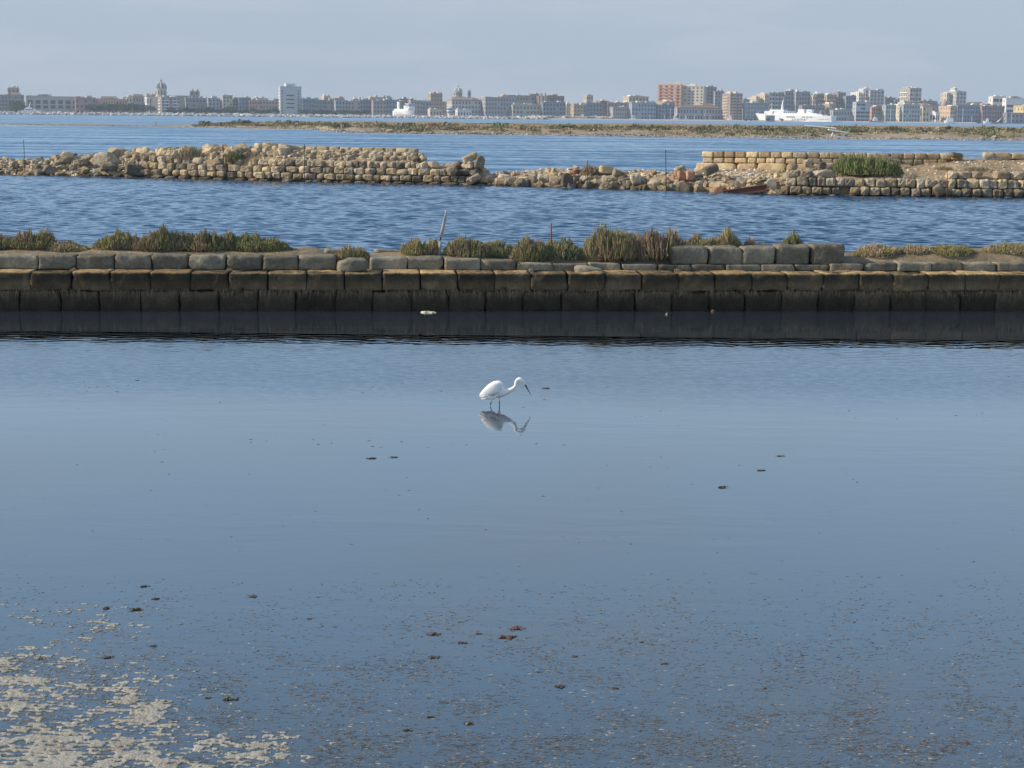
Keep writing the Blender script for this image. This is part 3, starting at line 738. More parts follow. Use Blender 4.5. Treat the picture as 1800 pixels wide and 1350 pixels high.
def ppm(px, back=0): return F / (P(px, y2(px)).y + back)
SLOPE2 = lambda px: math.atan2(W2(px + 40).y - W2(px - 40).y, W2(px + 40).x - W2(px - 40).x)
def course2(parent, px0, px1, off_lo, off_hi, back, wr, kind='block', mats=('ruin',), d=.5, jit=1.0, skip=0.0, tilt=.06, off_fn=None):
    px = px0
    while px < px1:
        w = R.uniform(*wr); w = min(w, px1 - px + 4)
        c = px + w / 2; px += w
        if R.random() < skip or w < 5: continue
        k = ppm(c, back); yy = y2(c); o = off_fn(c) if off_fn else 0
        lo = off_lo + o + R.uniform(-.6, .6) * jit; hi = off_hi + o + R.uniform(-1, 1) * jit
        Y = P(c, yy).y + back
        pl = PD(c, yy - lo, Y); h = (hi - lo) / k
        stone(parent, kind, Vector((pl.x, Y + d / 2 + R.uniform(-.06, .06) * jit, pl.z)), w / k * .95, d, h * .97, (R.uniform(-tilt, tilt), R.uniform(-tilt, tilt), SLOPE2(c) + R.uniform(-tilt, tilt) * 2), R.choice(mats))
MX = ('ruin', 'ruin', 'ruin', 'ruin_dark', 'ruin_gold')
MT = ('ruin', 'ruin_gold', 'ruin', 'ruin_gold', 'ruin')
def rootat(px, name, label, cat):
    p = W2(px, 1.0); return tag(empty(name, (p.x, p.y, 0)), label, cat)
lw = rootat(550, 'ruined_wall', 'long crumbling dry stone wall of many weathered courses left of the breach, behind the channel', 'wall')
course2(lw, 200, 860, -6, 4, .0, (14, 30), 'round', ('ruin_dark', 'ruin'), .5, skip=.1)
course2(lw, 246, 860, 4, 15, .08, (12, 21), 'block', MX, .5)
course2(lw, 246, 800, 15, 26.5, .22, (12, 22), 'block', MX, .5)
course2(lw, 262, 745, 26.5, 38, .45, (10, 20), 'block', MX, .5, tilt=.12, skip=.03)
course2(lw, 300, 745, 38, 49, 1.1, (9, 19), 'round', MT + ('ruin',), .5, tilt=.3, skip=.08)
course2(lw, 430, 740, 47, 56, 1.7, (11, 18), 'block', MT, .55, tilt=.25, skip=.12)
course2(lw, 515, 730, 49.5, 61, 2.6, (17, 24), 'ashlar', ('ruin_gold', 'ruin_gold', 'ruin'), .6, jit=.5, tilt=.03, off_fn=lambda c: 1.5)
course2(lw, 735, 770, 27, 40, .8, (14, 20), 'block', MT, .5, tilt=.4)
course2(lw, 790, 845, 15, 28, .3, (15, 22), 'block', MX, .5, tilt=.3)
course2(lw, 793, 838, 28, 41, .5, (16, 22), 'block', MX, .5, tilt=.35)

# rubble stretches
def rubble(parent, px0, px1, n, bk, zf, size, mats, kinds=('rock', 'block', 'round')):
    for i in range(n):
        px = R.uniform(px0, px1); t = R.random(); b = lerp(bk[0], bk[1], t)
        k = ppm(px, b); s = R.uniform(*size) / k
        z = max(-.1, zmound(px, b) - s * .30)
        p = W2(px, b, z)
        stone(parent, R.choice(kinds), p, s * R.uniform(.9, 1.5), s * R.uniform(.8, 1.2), s * R.uniform(.6, .95), (R.uniform(-.5, .5), R.uniform(-.5, .5), R.uniform(0, 3.1)), R.choice(mats))
# mound profile: front height, crest height, crest distance, flat depth
HF = [(-500, .15), (0, .18), (180, .25), (245, .60), (300, .92), (735, .92), (750, .75), (850, .55), (870, .18), (1000, .22), (1230, .25), (1370, .30), (1390, .72), (1800, .80), (2300, .8)]
HB = [(-500, .5), (0, .62), (120, .80), (200, .95), (300, 1.25), (430, 1.5), (720, 1.45), (748, .95), (765, .7), (790, .95), (845, .95), (862, .45), (900, .62), (1000, .75), (1100, .75), (1220, .75), (1240, .95), (1500, 1.0), (1600, 1.2), (1680, 1.5), (1730, 1.53), (2300, 1.56)]
BB = [(0, 1.8), (300, 2.4), (740, 2.8), (860, 2.0), (1220, 2.2), (1240, 4.9), (2300, 4.9)]
def zmound(px, b):
    hf, hb, bb = interp(px, HF), interp(px, HB), interp(px, BB)
    z = interp(b, [(0, -.5), (.42, -.35), (.50, hf * .6), (.70, hf), (bb * .6, lerp(hf, hb, .7)), (bb, hb), (bb + .8, hb - .03), (bb + 1.4, .2), (bb + 2.4, -.6)])
    w = W2(px, b)
    return z + mnoise.noise(Vector((w.x * .9, w.y * .9, 2))) * .09 * (1 if b > .5 else 0) + mnoise.noise(Vector((w.x * 3.5, w.y * 3.5, 6))) * .04
mm = MB(); pxs = np.arange(-500, 2301, 4.0)
mb_b = [0, .15, .42, .46, .50, .58, .70, .85, 1.1, 1.4, 1.7, 2.0, 2.3, 2.6, 2.9, 3.2, 3.6, 4.0, 4.4, 4.8, 5.1, 5.4, 5.7, 6.0, 6.4, 7.4]
vs = []
for p in pxs:
    for b in mb_b:
        w = W2(p, b); vs.append((w.x, w.y, zmound(p, b)))
nb = len(mb_b)
mm.add(vs, [(i * nb + j, (i + 1) * nb + j, (i + 1) * nb + j + 1, i * nb + j + 1) for i in range(len(pxs) - 1) for j in range(nb - 1)])
tag(mm.build('causeway_soil', M['soil'], smooth=True), kind='structure')

MR = ('ruin', 'ruin', 'ruin_gold', 'ruin_dark')
lr = rootat(100, 'rubble_bank', 'low bank of tumbled pale rubble at the left edge of the picture behind the channel', 'rubble bank')
rubble(lr, -60, 245, 230, (.15, 2.2), 0, (4, 14), MR)
rubble(lr, 100, 300, 50, (1.0, 2.4), 0, (10, 20), ('ruin', 'ruin_gold'))
ct = rootat(480, 'rubble_crest', 'heap of rounded pale stones along the top of the left ruined wall', 'rubble crest')
rubble(ct, 285, 520, 70, (1.2, 2.6), 0, (9, 19), ('ruin', 'ruin_gold', 'ruin'), ('round', 'rock', 'block'))
rubble(ct, 520, 740, 34, (1.1, 1.9), 0, (7, 12), ('ruin', 'ruin_gold', 'ruin_dark', 'ruin', 'ruin'), ('round', 'rock', 'block'))
mr_ = rootat(1040, 'collapsed_wall', 'collapsed stretch of wall between the breach and the golden ashlar wall', 'wall')
rubble(mr_, 862, 1230, 95, (.05, .9), 0, (11, 22), ('ruin', 'ruin_dark', 'ruin'), ('block', 'rock'))
rubble(mr_, 862, 1230, 70, (.5, 2.0), 0, (5, 12), ('ruin', 'ruin_gold', 'ruin_pink'))
course2(mr_, 1000, 1130, 10, 22, .5, (18, 28), 'block', ('ruin', 'ruin_dark'), .5, tilt=.2)
rr_ = rootat(1300, 'rubble_slope', 'slope of tumbled blocks in front of the left end of the golden ashlar wall', 'rubble slope')
rubble(rr_, 1225, 1385, 75, (.1, 1.8), 0, (10, 22), ('ruin', 'ruin_gold', 'ruin_dark', 'ruin_pink'), ('block', 'rock'))
rubble(rr_, 1330, 1480, 60, (1.0, 2.8), 0, (5, 13), ('ruin', 'ruin_gold', 'white_rubble'), ('block', 'rock')) if 'white_rubble' in M else rubble(rr_, 1330, 1480, 60, (1.0, 2.8), 0, (5, 13), ('ruin', 'ruin_gold'), ('block', 'rock'))

rw = rootat(1600, 'stone_revetment', 'two course wall of rounded dark edged stones at the right, rising from the channel', 'wall')
course2(rw, 1360, 1960, -3, 2, -.02, (13, 26), 'round', ('ruin_dark', 'ruin'), .45, skip=.35)
course2(rw, 1375, 1960, 1, 15.5, .0, (15, 20), 'block', ('ruin', 'ruin', 'ruin_dark'), .5, tilt=.05, skip=.02)
course2(rw, 1385, 1960, 15.5, 32, .12, (14, 21), 'block', ('ruin', 'ruin_dark', 'ruin', 'ruin_gold'), .5, tilt=.07)
course2(rw, 1392, 1450, 32, 44, .3, (16, 26), 'block', ('ruin',), .5, tilt=.1)
course2(rw, 1665, 1725, 32, 46, .5, (20, 28), 'block', ('ruin',), .5, tilt=.05)
course2(rw, 1750, 1960, 32, 47, .5, (22, 34), 'block', ('ruin', 'ruin_gold'), .5, tilt=.08)

def backwall_stone(parent, px0, px1, ytop_l, ytop_r, ybot_l, ybot_r, back, kind, m, seed_t, d=.45, name='stone', x0=1225, x1=1700, rot=0, tilt=.015):
    c = (px0 + px1) / 2; t = (c - x0) / (x1 - x0)
    yt, yb = lerp(ytop_l, ytop_r, t), lerp(ybot_l, ybot_r, t)
    Y = P(c, y2(c)).y + back; k = F / Y
    pl = PD(c, yb, Y)
    stone(parent, kind, Vector((pl.x, Y + d / 2 + R.uniform(-.03, .03), pl.z)), (px1 - px0) / k * .985, d, (yb - yt) / k * .99, (R.uniform(-tilt, tilt), rot + R.uniform(-tilt, tilt), SLOPE2(c) + R.uniform(-tilt, tilt)), m, name)
gw = rootat(1450, 'ashlar_wall', 'golden sunlit ashlar wall over large slabs, behind the green bush on the right', 'wall')
GM = ('ruin_gold', 'ruin_gold', 'ruin_gold', 'ruin')
px = 1236
while px < 1690:
    w = R.uniform(18, 24); backwall_stone(gw, px, px + w, 266 + R.uniform(-.6, .6), 270.5, 276.5, 281, 4.5, 'ashlar', R.choice(GM), 0); px += w
px = 1238
while px < 1660:
    w = R.uniform(16, 26); backwall_stone(gw, px, px + w, 277, 281, 286, 292, 4.45, 'ashlar', R.choice(GM), 0); px += w
for a, b in ((1222, 1298), (1298, 1334), (1334, 1385), (1385, 1430), (1430, 1462), (1462, 1500), (1500, 1540), (1540, 1580), (1580, 1604)):
    backwall_stone(gw, a, b, 286.5, 290, 303, 307, 4.35, 'ashlar', 'ruin_gold', 0, tilt=.005)
px = 1600
while px < 1700:
    w = R.uniform(16, 22); backwall_stone(gw, px, px + w, 290, 292, 300, 303, 4.4, 'ashlar', R.choice(GM), 0); px += w
core = MB()
for a_ in range(1240, 1690, 25):
    p0, p1 = W2(a_, 4.72), W2(a_ + 25, 4.72); q0, q1 = W2(a_, 4.9), W2(a_ + 25, 4.9); zt0, zt1 = PD(a_, 270, p0.y).z, PD(a_ + 25, 270, p1.y).z; o_ = gw.location
    core.add([(p.x - o_.x, p.y - o_.y, z) for p, z in ((p0, .3), (p1, .3), (q1, .3), (q0, .3), (p0, zt0), (p1, zt1), (q1, zt1), (q0, zt0))], [(0, 1, 5, 4), (1, 2, 6, 5), (2, 3, 7, 6), (3, 0, 4, 7), (4, 5, 6, 7)])
core.build('wall_core', M['ruin_gold'], gw)
ew = rootat(1800, 'ashlar_wall', 'short golden ashlar wall top cut by the right edge of the picture behind the channel', 'wall')
for a, b in ((1730, 1748), (1748, 1778), (1778, 1812), (1812, 1850), (1850, 1890), (1890, 1925)):
    backwall_stone(ew, a, b, 267, 269, 278, 280, 4.5, 'ashlar', 'ruin_gold', 0, x0=1700, x1=1800)

# notable loose boulders, each a thing
def boulder(px, pyb, w, h, back, kind, m, label, rot=(0, 0, 0), d=None):
    Y = P(px, y2(px)).y + back; k = F / Y; p = PD(px, pyb, Y)
    me0 = vmesh(kind, R.randrange(NV[kind])); me = me0.copy(); me.materials.clear(); me.materials.append(M[m])
    o = inst('boulder', me, None, p, rot, (w / k, (d or w * .8) / k, h / k)); tag(o, label, 'boulder', 'loose boulders on the ruined causeway'); return o
boulder(158, 281, 28, 13, 1.6, 'rock', 'ruin', 'grey angular boulder left of the big pale pair on the left rubble bank', (0, -.3, .2))
boulder(118, 286, 20, 11, 1.2, 'block', 'ruin', 'lower stone of the little two stone stack on the left rubble bank')
boulder(117, 275, 17, 10, 1.2, 'rock', 'ruin_gold', 'orange upper stone of the little two stone stack on the left rubble bank', (0, .1, .4))
boulder(183, 290, 42, 24, 1.0, 'rock', 'ruin', 'largest pale boulder on the left rubble bank', (0, .1, .1))
boulder(208, 276, 40, 16, 1.9, 'rock', 'ruin', 'pale boulder behind the largest one on the left rubble bank', (0, .15, .5))
boulder(235, 309, 30, 22, .15, 'block', 'ruin_dark', 'dark boulder at the waterline where the left ruined wall begins', (0, .1, .2))
boulder(148, 289, 20, 10, .9, 'round', 'ruin', 'small pale boulder in front of the grey angular one on the left bank', (0, -.2, .2))
boulder(190, 301, 26, 13, .5, 'block', 'ruin_dark', 'brown block below the largest pale boulder near the water', (0, 0, .3))
boulder(90, 304, 24, 14, .2, 'rock', 'ruin_dark', 'grey pointed rock at the water near the left edge', (0, 0, .3))
boulder(272, 277, 30, 11, 2.2, 'rock', 'ruin_gold', 'flat pale slab on the crest left of the dark scrub', (0, .05, .2))
boulder(382, 272, 24, 15, 2.1, 'rock', 'ruin_gold', 'pointed pale boulder beside the thin post on the left wall crest', (0, -.3, .2))
boulder(476, 262, 30, 12, 2.3, 'rock', 'ruin_gold', 'highest triangular boulder on the crest of the left ruined wall', (0, .1, .2))
boulder(503, 264, 26, 10, 2.4, 'block', 'ruin', 'grey squared boulder just left of the top ashlar course', (0, .05, .1))
boulder(829, 283, 28, 12, .9, 'ashlar', 'ruin_gold', 'long tilted block leaning on top of the broken wall end beside the breach', (0, -.42, .1))
boulder(840, 297, 16, 22, .6, 'block', 'ruin_dark', 'upright leaning stone at the broken end beside the breach', (0, .3, .1))
boulder(797, 306, 18, 13, .15, 'block', 'ruin', 'tilted stone on the lower course left of the breach', (0, -.4, .1))
boulder(838, 319, 20, 12, .05, 'ashlar', 'ruin', 'sloping flat stone at the water beside the breach', (0, -.5, .1))
boulder(1065, 305, 24, 13, 1.2, 'ashlar', 'ruin_gold', 'squared pale block right of the dry scrub by the post', (0, .12, .2))
boulder(1084, 312, 18, 13, .9, 'block', 'ruin', 'pale block beside the squared one right of the dry scrub', (0, .3, .3))
boulder(996, 329, 20, 23, .0, 'block', 'ruin_dark', 'tall upright block in the water left of the middle post', (0, .05, .1))
boulder(1120, 325, 16, 21, .3, 'block', 'ruin', 'tilted light block between the two middle posts', (0, -.25, .1))
boulder(1197, 303, 18, 11, 1.1, 'block', 'ruin', 'pale block on top right of the second middle post', (0, -.3, .3))
boulder(1198, 317, 15, 17, .8, 'block', 'ruin_pink', 'reddish block below the pale one right of the second middle post', (0, .1, .2))
boulder(1214, 316, 14, 16, .8, 'block', 'ruin_pink', 'second reddish block, right of the first reddish one', (0, -.1, .2))
boulder(1252, 305, 25, 15, 1.6, 'ashlar', 'ruin_dark', 'sharp tilted grey block in front of the golden ashlar wall', (0, -.4, .2))
boulder(1331, 323, 38, 16, .5, 'rock', 'ruin_gold', 'big pale triangular rock above the rusty beam', (0, -.2, .1))
boulder(1350, 332, 22, 22, .2, 'rock', 'ruin', 'leaning rock at the right end of the rusty beam', (0, .4, .1))
boulder(1392, 301, 15, 14, 1.6, 'block', 'ruin', 'grey cubic stone at the left of the stacked stones beside the green bush', (0, .2, .3))
boulder(1420, 294, 14, 13, 1.7, 'round', 'ruin', 'pitted round stone on top of the stack beside the green bush', (0, -.1, .3))
boulder(1443, 300, 13, 14, 1.6, 'round', 'ruin_dark', 'dark round stone in the stack next to the green bush', (0, .1, .3))
boulder(1458, 298, 14, 12, 1.7, 'block', 'ruin', 'squared stone in the stack touching the green bush', (0, 0, .3))
boulder(1430, 308, 15, 13, 1.2, 'round', 'ruin', 'round pale stone lower in the stack beside the green bush', (0, 0, .3))
boulder(1398, 316, 38, 15, .7, 'ashlar', 'ruin', 'long pale block on the revetment left of the green bush', (0, -.12, .1))
boulder(1453, 314, 24, 15, .8, 'block', 'ruin', 'pale block on the revetment under the left side of the green bush', (0, 0, .1))
boulder(1595, 316, 24, 13, .8, 'rock', 'ruin', 'pale triangular rock right of the green bush on the revetment', (0, .1, .1))
boulder(1772, 305, 20, 7, 1.2, 'rock', 'ruin_gold', 'bright angular piece lying on the top stones at the far right', (0, .1, .1))
boulder(1655, 343, 16, 20, -.05, 'ashlar', 'ruin', 'slanting slab propped against the revetment next to the right post', (0, -.6, .1))
boulder(1680, 278, 20, 10, 4.2, 'block', 'ruin_dark', 'rounded last block at the right end of the golden ashlar wall', (0, .1, .1))

# small rubble strewn over the causeway: nobody could count it
sm = MB(); base_ico = block_mb(1, 1, 1, 77, .15, .6, 2, 2, 2)
bv = [Vector(v) - Vector((0, 0, .5)) for v in base_ico.v]
def scatter_rubble(n, px0, px1, b0, b1, s0, s1, cols):
    for i in range(n):
        px = R.uniform(px0, px1); b = R.uniform(b0, b1); s = R.uniform(s0, s1) * R.uniform(.5, 1)
        p = W2(px, b, zmound(px, b)); Mx = Matrix.Translation(p) @ Matrix.Rotation(R.uniform(0, 6), 4, 'Z') @ Matrix.Rotation(R.uniform(-.6, .6), 4, 'X') @ Matrix.Diagonal((s * R.uniform(.8, 1.6), s, s * .7, 1))
        g = R.uniform(.75, 1.2); c = R.choice(cols); sm.add([Mx @ v for v in bv], base_ico.f, tuple(x * g for x in c))
TC = [(.48, .39, .27), (.56, .47, .34), (.36, .29, .21), (.62, .55, .43)]
scatter_rubble(1300, -100, 260, .1, 2.4, .08, .25, TC)
scatter_rubble(900, 250, 750, .6, 2.8, .06, .2, TC)
scatter_rubble(1100, 850, 1400, .1, 2.8, .06, .2, TC)
scatter_rubble(500, 1230, 1480, 1.0, 4.2, .06, .22, TC + [(.68, .62, .52)] * 2)
scatter_rubble(350, 1550, 1900, .5, 4.4, .05, .16, TC)
tag(sm.build('loose_rubble', M['debris']), kind='stuff')

# scrub on the ruined causeway
def shrub2(px0, px1, ytop, back, pal, label, seed, n=420, d=.9, name='scrub', thick=.012, peaks=None):
    c = (px0 + px1) / 2; Y = P(c, y2(c)).y + back; k = F / Y; zb = zmound(c, back) - (.1 if px1 < 1000 else 0); p = W2(c, back, zb - .03)
    zt = PD(c, ytop, Y).z
    shrub(name, label, p, (px1 - px0) / k, d, max(.15, zt - zb), n, pal, seed, thick=thick, peaks=peaks)
shrub2(306, 372, 257, .95, (GREY, RED, DRY), 'grey green and brown scrub on the crest of the left ruined wall', 31, 900)
shrub2(397, 432, 260, .75, (GREEN, GREY, GREEN), 'small dark green bush in the left ruined wall right of the thin post', 32, 700)
shrub2(545, 610, 262, 1.7, (OLIVE, DRY, GREEN), 'thin olive tuft under the top ashlar course', 33, 200, .5)
shrub2(1020, 1055, 286, 1.3, (RED, GREY, RED), 'dry purplish scrub behind the middle post on the low causeway', 34, 550)
shrub2(430, 470, 262, 1.3, (RED, DRY, RED), 'dry brown growth right of the small dark green bush on the left wall', 37, 260, .6)
shrub2(1462, 1532, 266, 1.5, (FRESH, FRESH, GREEN), 'tall bright green bush in front of the golden ashlar wall, left half', 35, 1900, 1.6)
shrub2(1505, 1585, 271, 1.3, (FRESH, FRESH, GREEN), 'broad green bush in front of the golden ashlar wall, right half', 36, 1900, 1.6, peaks=[(0, 1.2), (.4, 1.05), (1, .6)])
shrub2(1545, 1580, 268, 3.6, (RED, DRY, GREY), 'dry brown scrub against the golden ashlar wall', 38, 380, .5)
shrub2(1640, 1672, 290, 2.3, (OLIVE, GREEN, OLIVE), 'small light green bush on the soil left of the right post', 39, 380, .6)
shrub2(1690, 1738, 290, 2.0, (GREY, GREEN, RED), 'low dark scrub on the soil right of the right post', 40, 420, .8)
shrub2(1725, 1768, 297, 1.7, (RED, DRY, GREY), 'low brown scrub left of the big pale stones at the far right', 41, 320, .8)
shrub2(1366, 1392, 291, 2.6, (OLIVE, GREEN, OLIVE), 'little green plant at the foot of the slabs', 42, 130, .4)

# posts with wire
posts = [(43, 246, 306, .1), (392, 254, 319, .1), (535, 253, 317, -.05), (1033, 281, 337, -.3), (1171.5, 263, 335, -.2), (1665, 297, 352, -.25)]
pp = []
plab = ['at the left rubble bank', 'standing before the left ruined wall beside the pointed boulder', 'standing before the left wall under the top ashlar course', 'in front of the dry purplish scrub', 'between the collapsed stretch and the golden wall, tallest', 'by the revetment at the far right']
for k, (px, yt, yb, b) in enumerate(posts):
    Y = P(px, y2(px)).y + b; a = PD(px + (1 if k == 0 else 0), yb, Y); t = PD(px - (1.5 if k in (0, 4) else 0), yt, Y); a.z = -.2
    o = pole('iron_post', 'thin rusty iron post ' + plab[k], 'post', [a, t], .018, M['iron'] if k < 5 else M['rust'], 6); o['group'] = 'thin iron posts along the causeway'
    pp.append(t)
def wire(a, b, sag, label):
    pts = [a.lerp(b, i / 12) - Vector((0, 0, sag * 4 * (i / 12) * (1 - i / 12))) for i in range(13)]
    o = pole('wire', label, 'wire', pts, .006, M['iron'], 4); return o
wire(pp[4] - Vector((0, 0, .08)), PD(1240, 271, pp[4].y + 3), .06, 'thin wire running from the tallest post to the golden ashlar wall')

# rusty beam
bo = empty('steel_beam', PD(1310, 337, P(1310, y2(1310)).y - .1)); bo.location.z = .02
tag(bo, 'rusty red steel beam lying half in the water by the rubble slope', 'beam')
L = 2.45; mb = MB(); Mx = Matrix.Rotation(-.16, 4, 'Y') @ Matrix.Rotation(-.1, 4, 'Z')
for z0, z1, yy0, yy1 in ((0, .03, -.12, .12), (.22, .25, -.12, .12)):
    mb.box(-L / 2 if z0 < .1 else -L / 2 + .3, L / 2, yy0, yy1, z0, z1, Mx)
mb.build('flange', M['rust'], bo); mb = MB(); mb.box(-L / 2 + .5, L / 2, -.012, .012, .03, .22, Mx); mb.build('web', M['rust'], bo)
mb = MB(); mb.box(-L / 2 - .1, L / 2 - .3, -.3, -.2, -.03, .03, Mx); mb.build('angle_bar', M['rust'], bo)

# ================================================================== SPIT OF LAND IN THE LAGOON
def hor(px): return 204.5 + (px - 900) * 17 / 1800
SHORE = [(-700, 214), (-300, 216.5), (0, 219), (200, 221.5), (280, 223), (400, 225.5), (560, 228.5), (575, 232), (700, 235), (900, 237.5), (1100, 240), (1300, 242.8), (1500, 244.8), (1800, 247.5), (2400, 252)]
def spx(px, b):
    p = P(px, interp(px, SHORE)); k = (p.y + b) / p.y; return Vector((p.x * k, p.y + b, 0))
SP_DEP = [(-700, 60), (0, 55), (280, 40), (345, 60), (420, 160), (600, 260), (2400, 300)]
SP_H = [(-700, .12), (0, .16), (280, .22), (345, .45), (420, .9), (600, 1.25), (1000, 1.3), (1500, 1.45), (2400, 1.5)]
def zspit(px, b):
    dep, h = interp(px, SP_DEP), interp(px, SP_H)
    z = interp(b, [(-2, -.6), (0, -.06), (1.2, .16 * min(1, h)), (6, .30 * min(1, h)), (14, .7 * h), (34, h), (dep - 8, h * .95), (dep, -.2), (dep + 4, -.8)])
    p = spx(px, b)
    return z + mnoise.noise(Vector((p.x * .07, p.y * .05, 4))) * .32 * min(1, h) * (1 if 1 < b < dep - 6 else 0) + mnoise.noise(Vector((p.x * .5, p.y * .3, 8))) * .09 * min(1, max(0, b))
mb = MB(); pxs = np.arange(-700, 2401, 7.0); bb = [-2, -.5, 0, .4, .9, 1.6, 2.6, 4, 6, 8, 11, 14, 18, 24, 30, 38, 50, 70, 100, 150, 200, 260, 300, 304]
vs = []
for p in pxs:
    dep = interp(p, SP_DEP)
    for b in bb:
        b2 = b if b < 38 else 38 + (b - 38) * (dep + 4 - 38) / 266
        w = spx(p, b2); vs.append((w.x, w.y, zspit(p, b2)))
nb = len(bb)
mb.add(vs, [(i * nb + j, (i + 1) * nb + j, (i + 1) * nb + j + 1, i * nb + j + 1) for i in range(len(pxs) - 1) for j in range(nb - 1)])
def spit_mat():
    m, n, l, b = mat('spit_ground'); b.inputs['Roughness'].default_value = .95; b.inputs['Specular IOR Level'].default_value = .1
    g = n.new('ShaderNodeNewGeometry'); t = n.new('ShaderNodeTexNoise'); t.inputs['Scale'].default_value = .22; t.inputs['Detail'].default_value = 9; t.inputs['Roughness'].default_value = .7
    mp = n.new('ShaderNodeMapping'); mp.inputs['Scale'].default_value = (1, .35, 1); l.new(g.outputs['Position'], mp.inputs[0]); l.new(mp.outputs[0], t.inputs['Vector'])
    sx = n.new('ShaderNodeSeparateXYZ'); l.new(g.outputs['Position'], sx.inputs[0])
    mr = n.new('ShaderNodeMapRange'); mr.inputs[1].default_value = .35; mr.inputs[2].default_value = 1.25; l.new(sx.outputs[2], mr.inputs[0])
    rp = n.new('ShaderNodeValToRGB'); e = rp.color_ramp.elements; e[0].position = .35; e[0].color = (.20, .17, .13, 1); e[1].position = .65; e[1].color = (.44, .36, .27, 1); l.new(t.outputs[0], rp.inputs[0])
    r2 = n.new('ShaderNodeValToRGB'); e = r2.color_ramp.elements; e[0].position = .38; e[0].color = (.22, .19, .10, 1); e[1].position = .62; e[1].color = (.40, .30, .18, 1); l.new(t.outputs[0], r2.inputs[0])
    mx = n.new('ShaderNodeMix'); mx.data_type = 'RGBA'; l.new(mr.outputs[0], mx.inputs[0]); l.new(rp.outputs[0], mx.inputs[6]); l.new(r2.outputs[0], mx.inputs[7]); l.new(mx.outputs[2], b.inputs['Base Color'])
    return m
M['spit'] = spit_mat()
tag(mb.build('spit', M['spit'], smooth=True), kind='structure')

# shore stones and ground cover on the spit: nobody could count them
sk = MB()
def rockat(mb, p, s, cols, flat=.6, el=1.5):
    Mx = Matrix.Translation(p) @ Matrix.Rotation(R.uniform(0, 6), 4, 'Z') @ Matrix.Rotation(R.uniform(-.5, .5), 4, 'X') @ Matrix.Diagonal((s * R.uniform(.8, el), s, s * flat, 1))
    g = R.uniform(.7, 1.25); c = R.choice(cols); mb.add([Mx @ v for v in bv], base_ico.f, tuple(min(.9, x * g) for x in c))
SC = [(.34, .28, .22), (.44, .37, .30), (.26, .22, .18), (.12, .10, .08), (.50, .45, .38)]
for i in range(5200):
    px = R.uniform(-60, 1860); b = abs(R.gauss(0, 3.2)) - .3
    if px < 560 and R.random() < .45: continue
    rockat(sk, spx(px, b) + Vector((0, 0, zspit(px, b))), R.uniform(.12, .38) * (1.5 if 575 < px < 930 and R.random() < .25 else 1), SC)
tag(sk.build('shore_stones', M['debris']), kind='stuff')
gc = MB()
PALS = [(.22, .215, .12), (.28, .25, .15), (.18, .18, .105), (.36, .30, .18), (.40, .31, .20), (.28, .21, .15)]
def tuft_faces(mb, p, w, h, n, col):
    for i in range(n):
        a = R.uniform(0, 6.28); q = math.sqrt(R.random()); x, y = q * math.cos(a) * w / 2, q * math.sin(a) * w / 2
        z = h * math.sqrt(max(.03, 1 - q * q)) * R.uniform(.35, 1); s = w * R.uniform(.035, .075) + .04
        g = R.uniform(.65, 1.35); c = tuple(v * g for v in col)
        v0 = Vector((x, y, z)) + p
        d1 = Vector((R.uniform(-1, 1), R.uniform(-1, 1), R.uniform(-.6, .6))).normalized() * s; d2 = Vector((R.uniform(-.6, .6), R.uniform(-.6, .6), R.uniform(.3, 1))).normalized() * s * 1.3
        mb.add([v0 - d1, v0 + d1, v0 + d2, v0 - d2 * .8], [(0, 1, 2), (0, 3, 1)], c)
for i in range(2300):
    px = R.uniform(340, 1860); b = R.choice((R.uniform(9, 40), R.uniform(14, 120), R.uniform(7, 26)))
    if b > interp(px, SP_DEP) - 12: continue
    nn = mnoise.noise(Vector((px * .012, b * .05, 2)))
    if nn < -.15 and R.random() < .7: continue
    p = spx(px, b); p.z = zspit(px, b) - .05
    col = R.choice(PALS[:3] if nn > -.05 else PALS[1:]) if b < 30 else R.choice(PALS[3:] if nn < .3 else PALS[1:4])
    w = R.uniform(.8, 2.4); tuft_faces(gc, p, w, R.uniform(.25, .62) * (1.3 if nn > .2 else .8) * (.45 if b > 40 else 1) * interp(px, [(340, .4), (480, 1)]), 34, col)
tag(gc.build('spit_ground_cover', M['plant']), kind='stuff')
# larger shrubs on the spit
spl = [(365, 'low green shrub at the left tip of the grassy part of the spit'), (425, 'shrub on the spit below the gap left of the pale tower block'), (505, 'shrub on the spit below the pale tower block'), (600, 'shrub on the spit left of the green hut'), (690, 'rounded green shrub on the spit below the stern of the smaller ferry'), (725, 'green shrub on the spit below the bow of the smaller ferry'), (770, 'green shrub on the spit under the buff tower'), (805, 'green shrub on the spit below the domed palace'), (880, 'dark shrub on the spit just right of the domed palace'), (1000, 'low shrub on the spit below the dirt heaps'), (1100, 'broad dark green shrub on the spit below the pale corner block'), (1150, 'dark shrub on the spit left of the orange tower block'), (1225, 'dark green shrub on the spit under the cream tower block'), (1305, 'brown shrub on the spit right of the slim orange block'), (1350, 'wide dark shrub on the spit below the bow of the larger ferry'), (1500, 'purplish brown shrub on the spit right of the white gangway'), (1560, 'dark green shrub on the spit with bare gravel before it, right of the gangway'), (1640, 'dark shrub on the spit between the two yellow tower blocks'), (1740, 'green shrub on the spit near the right edge'), (1790, 'shrub on the spit cut by the right edge of the picture')]
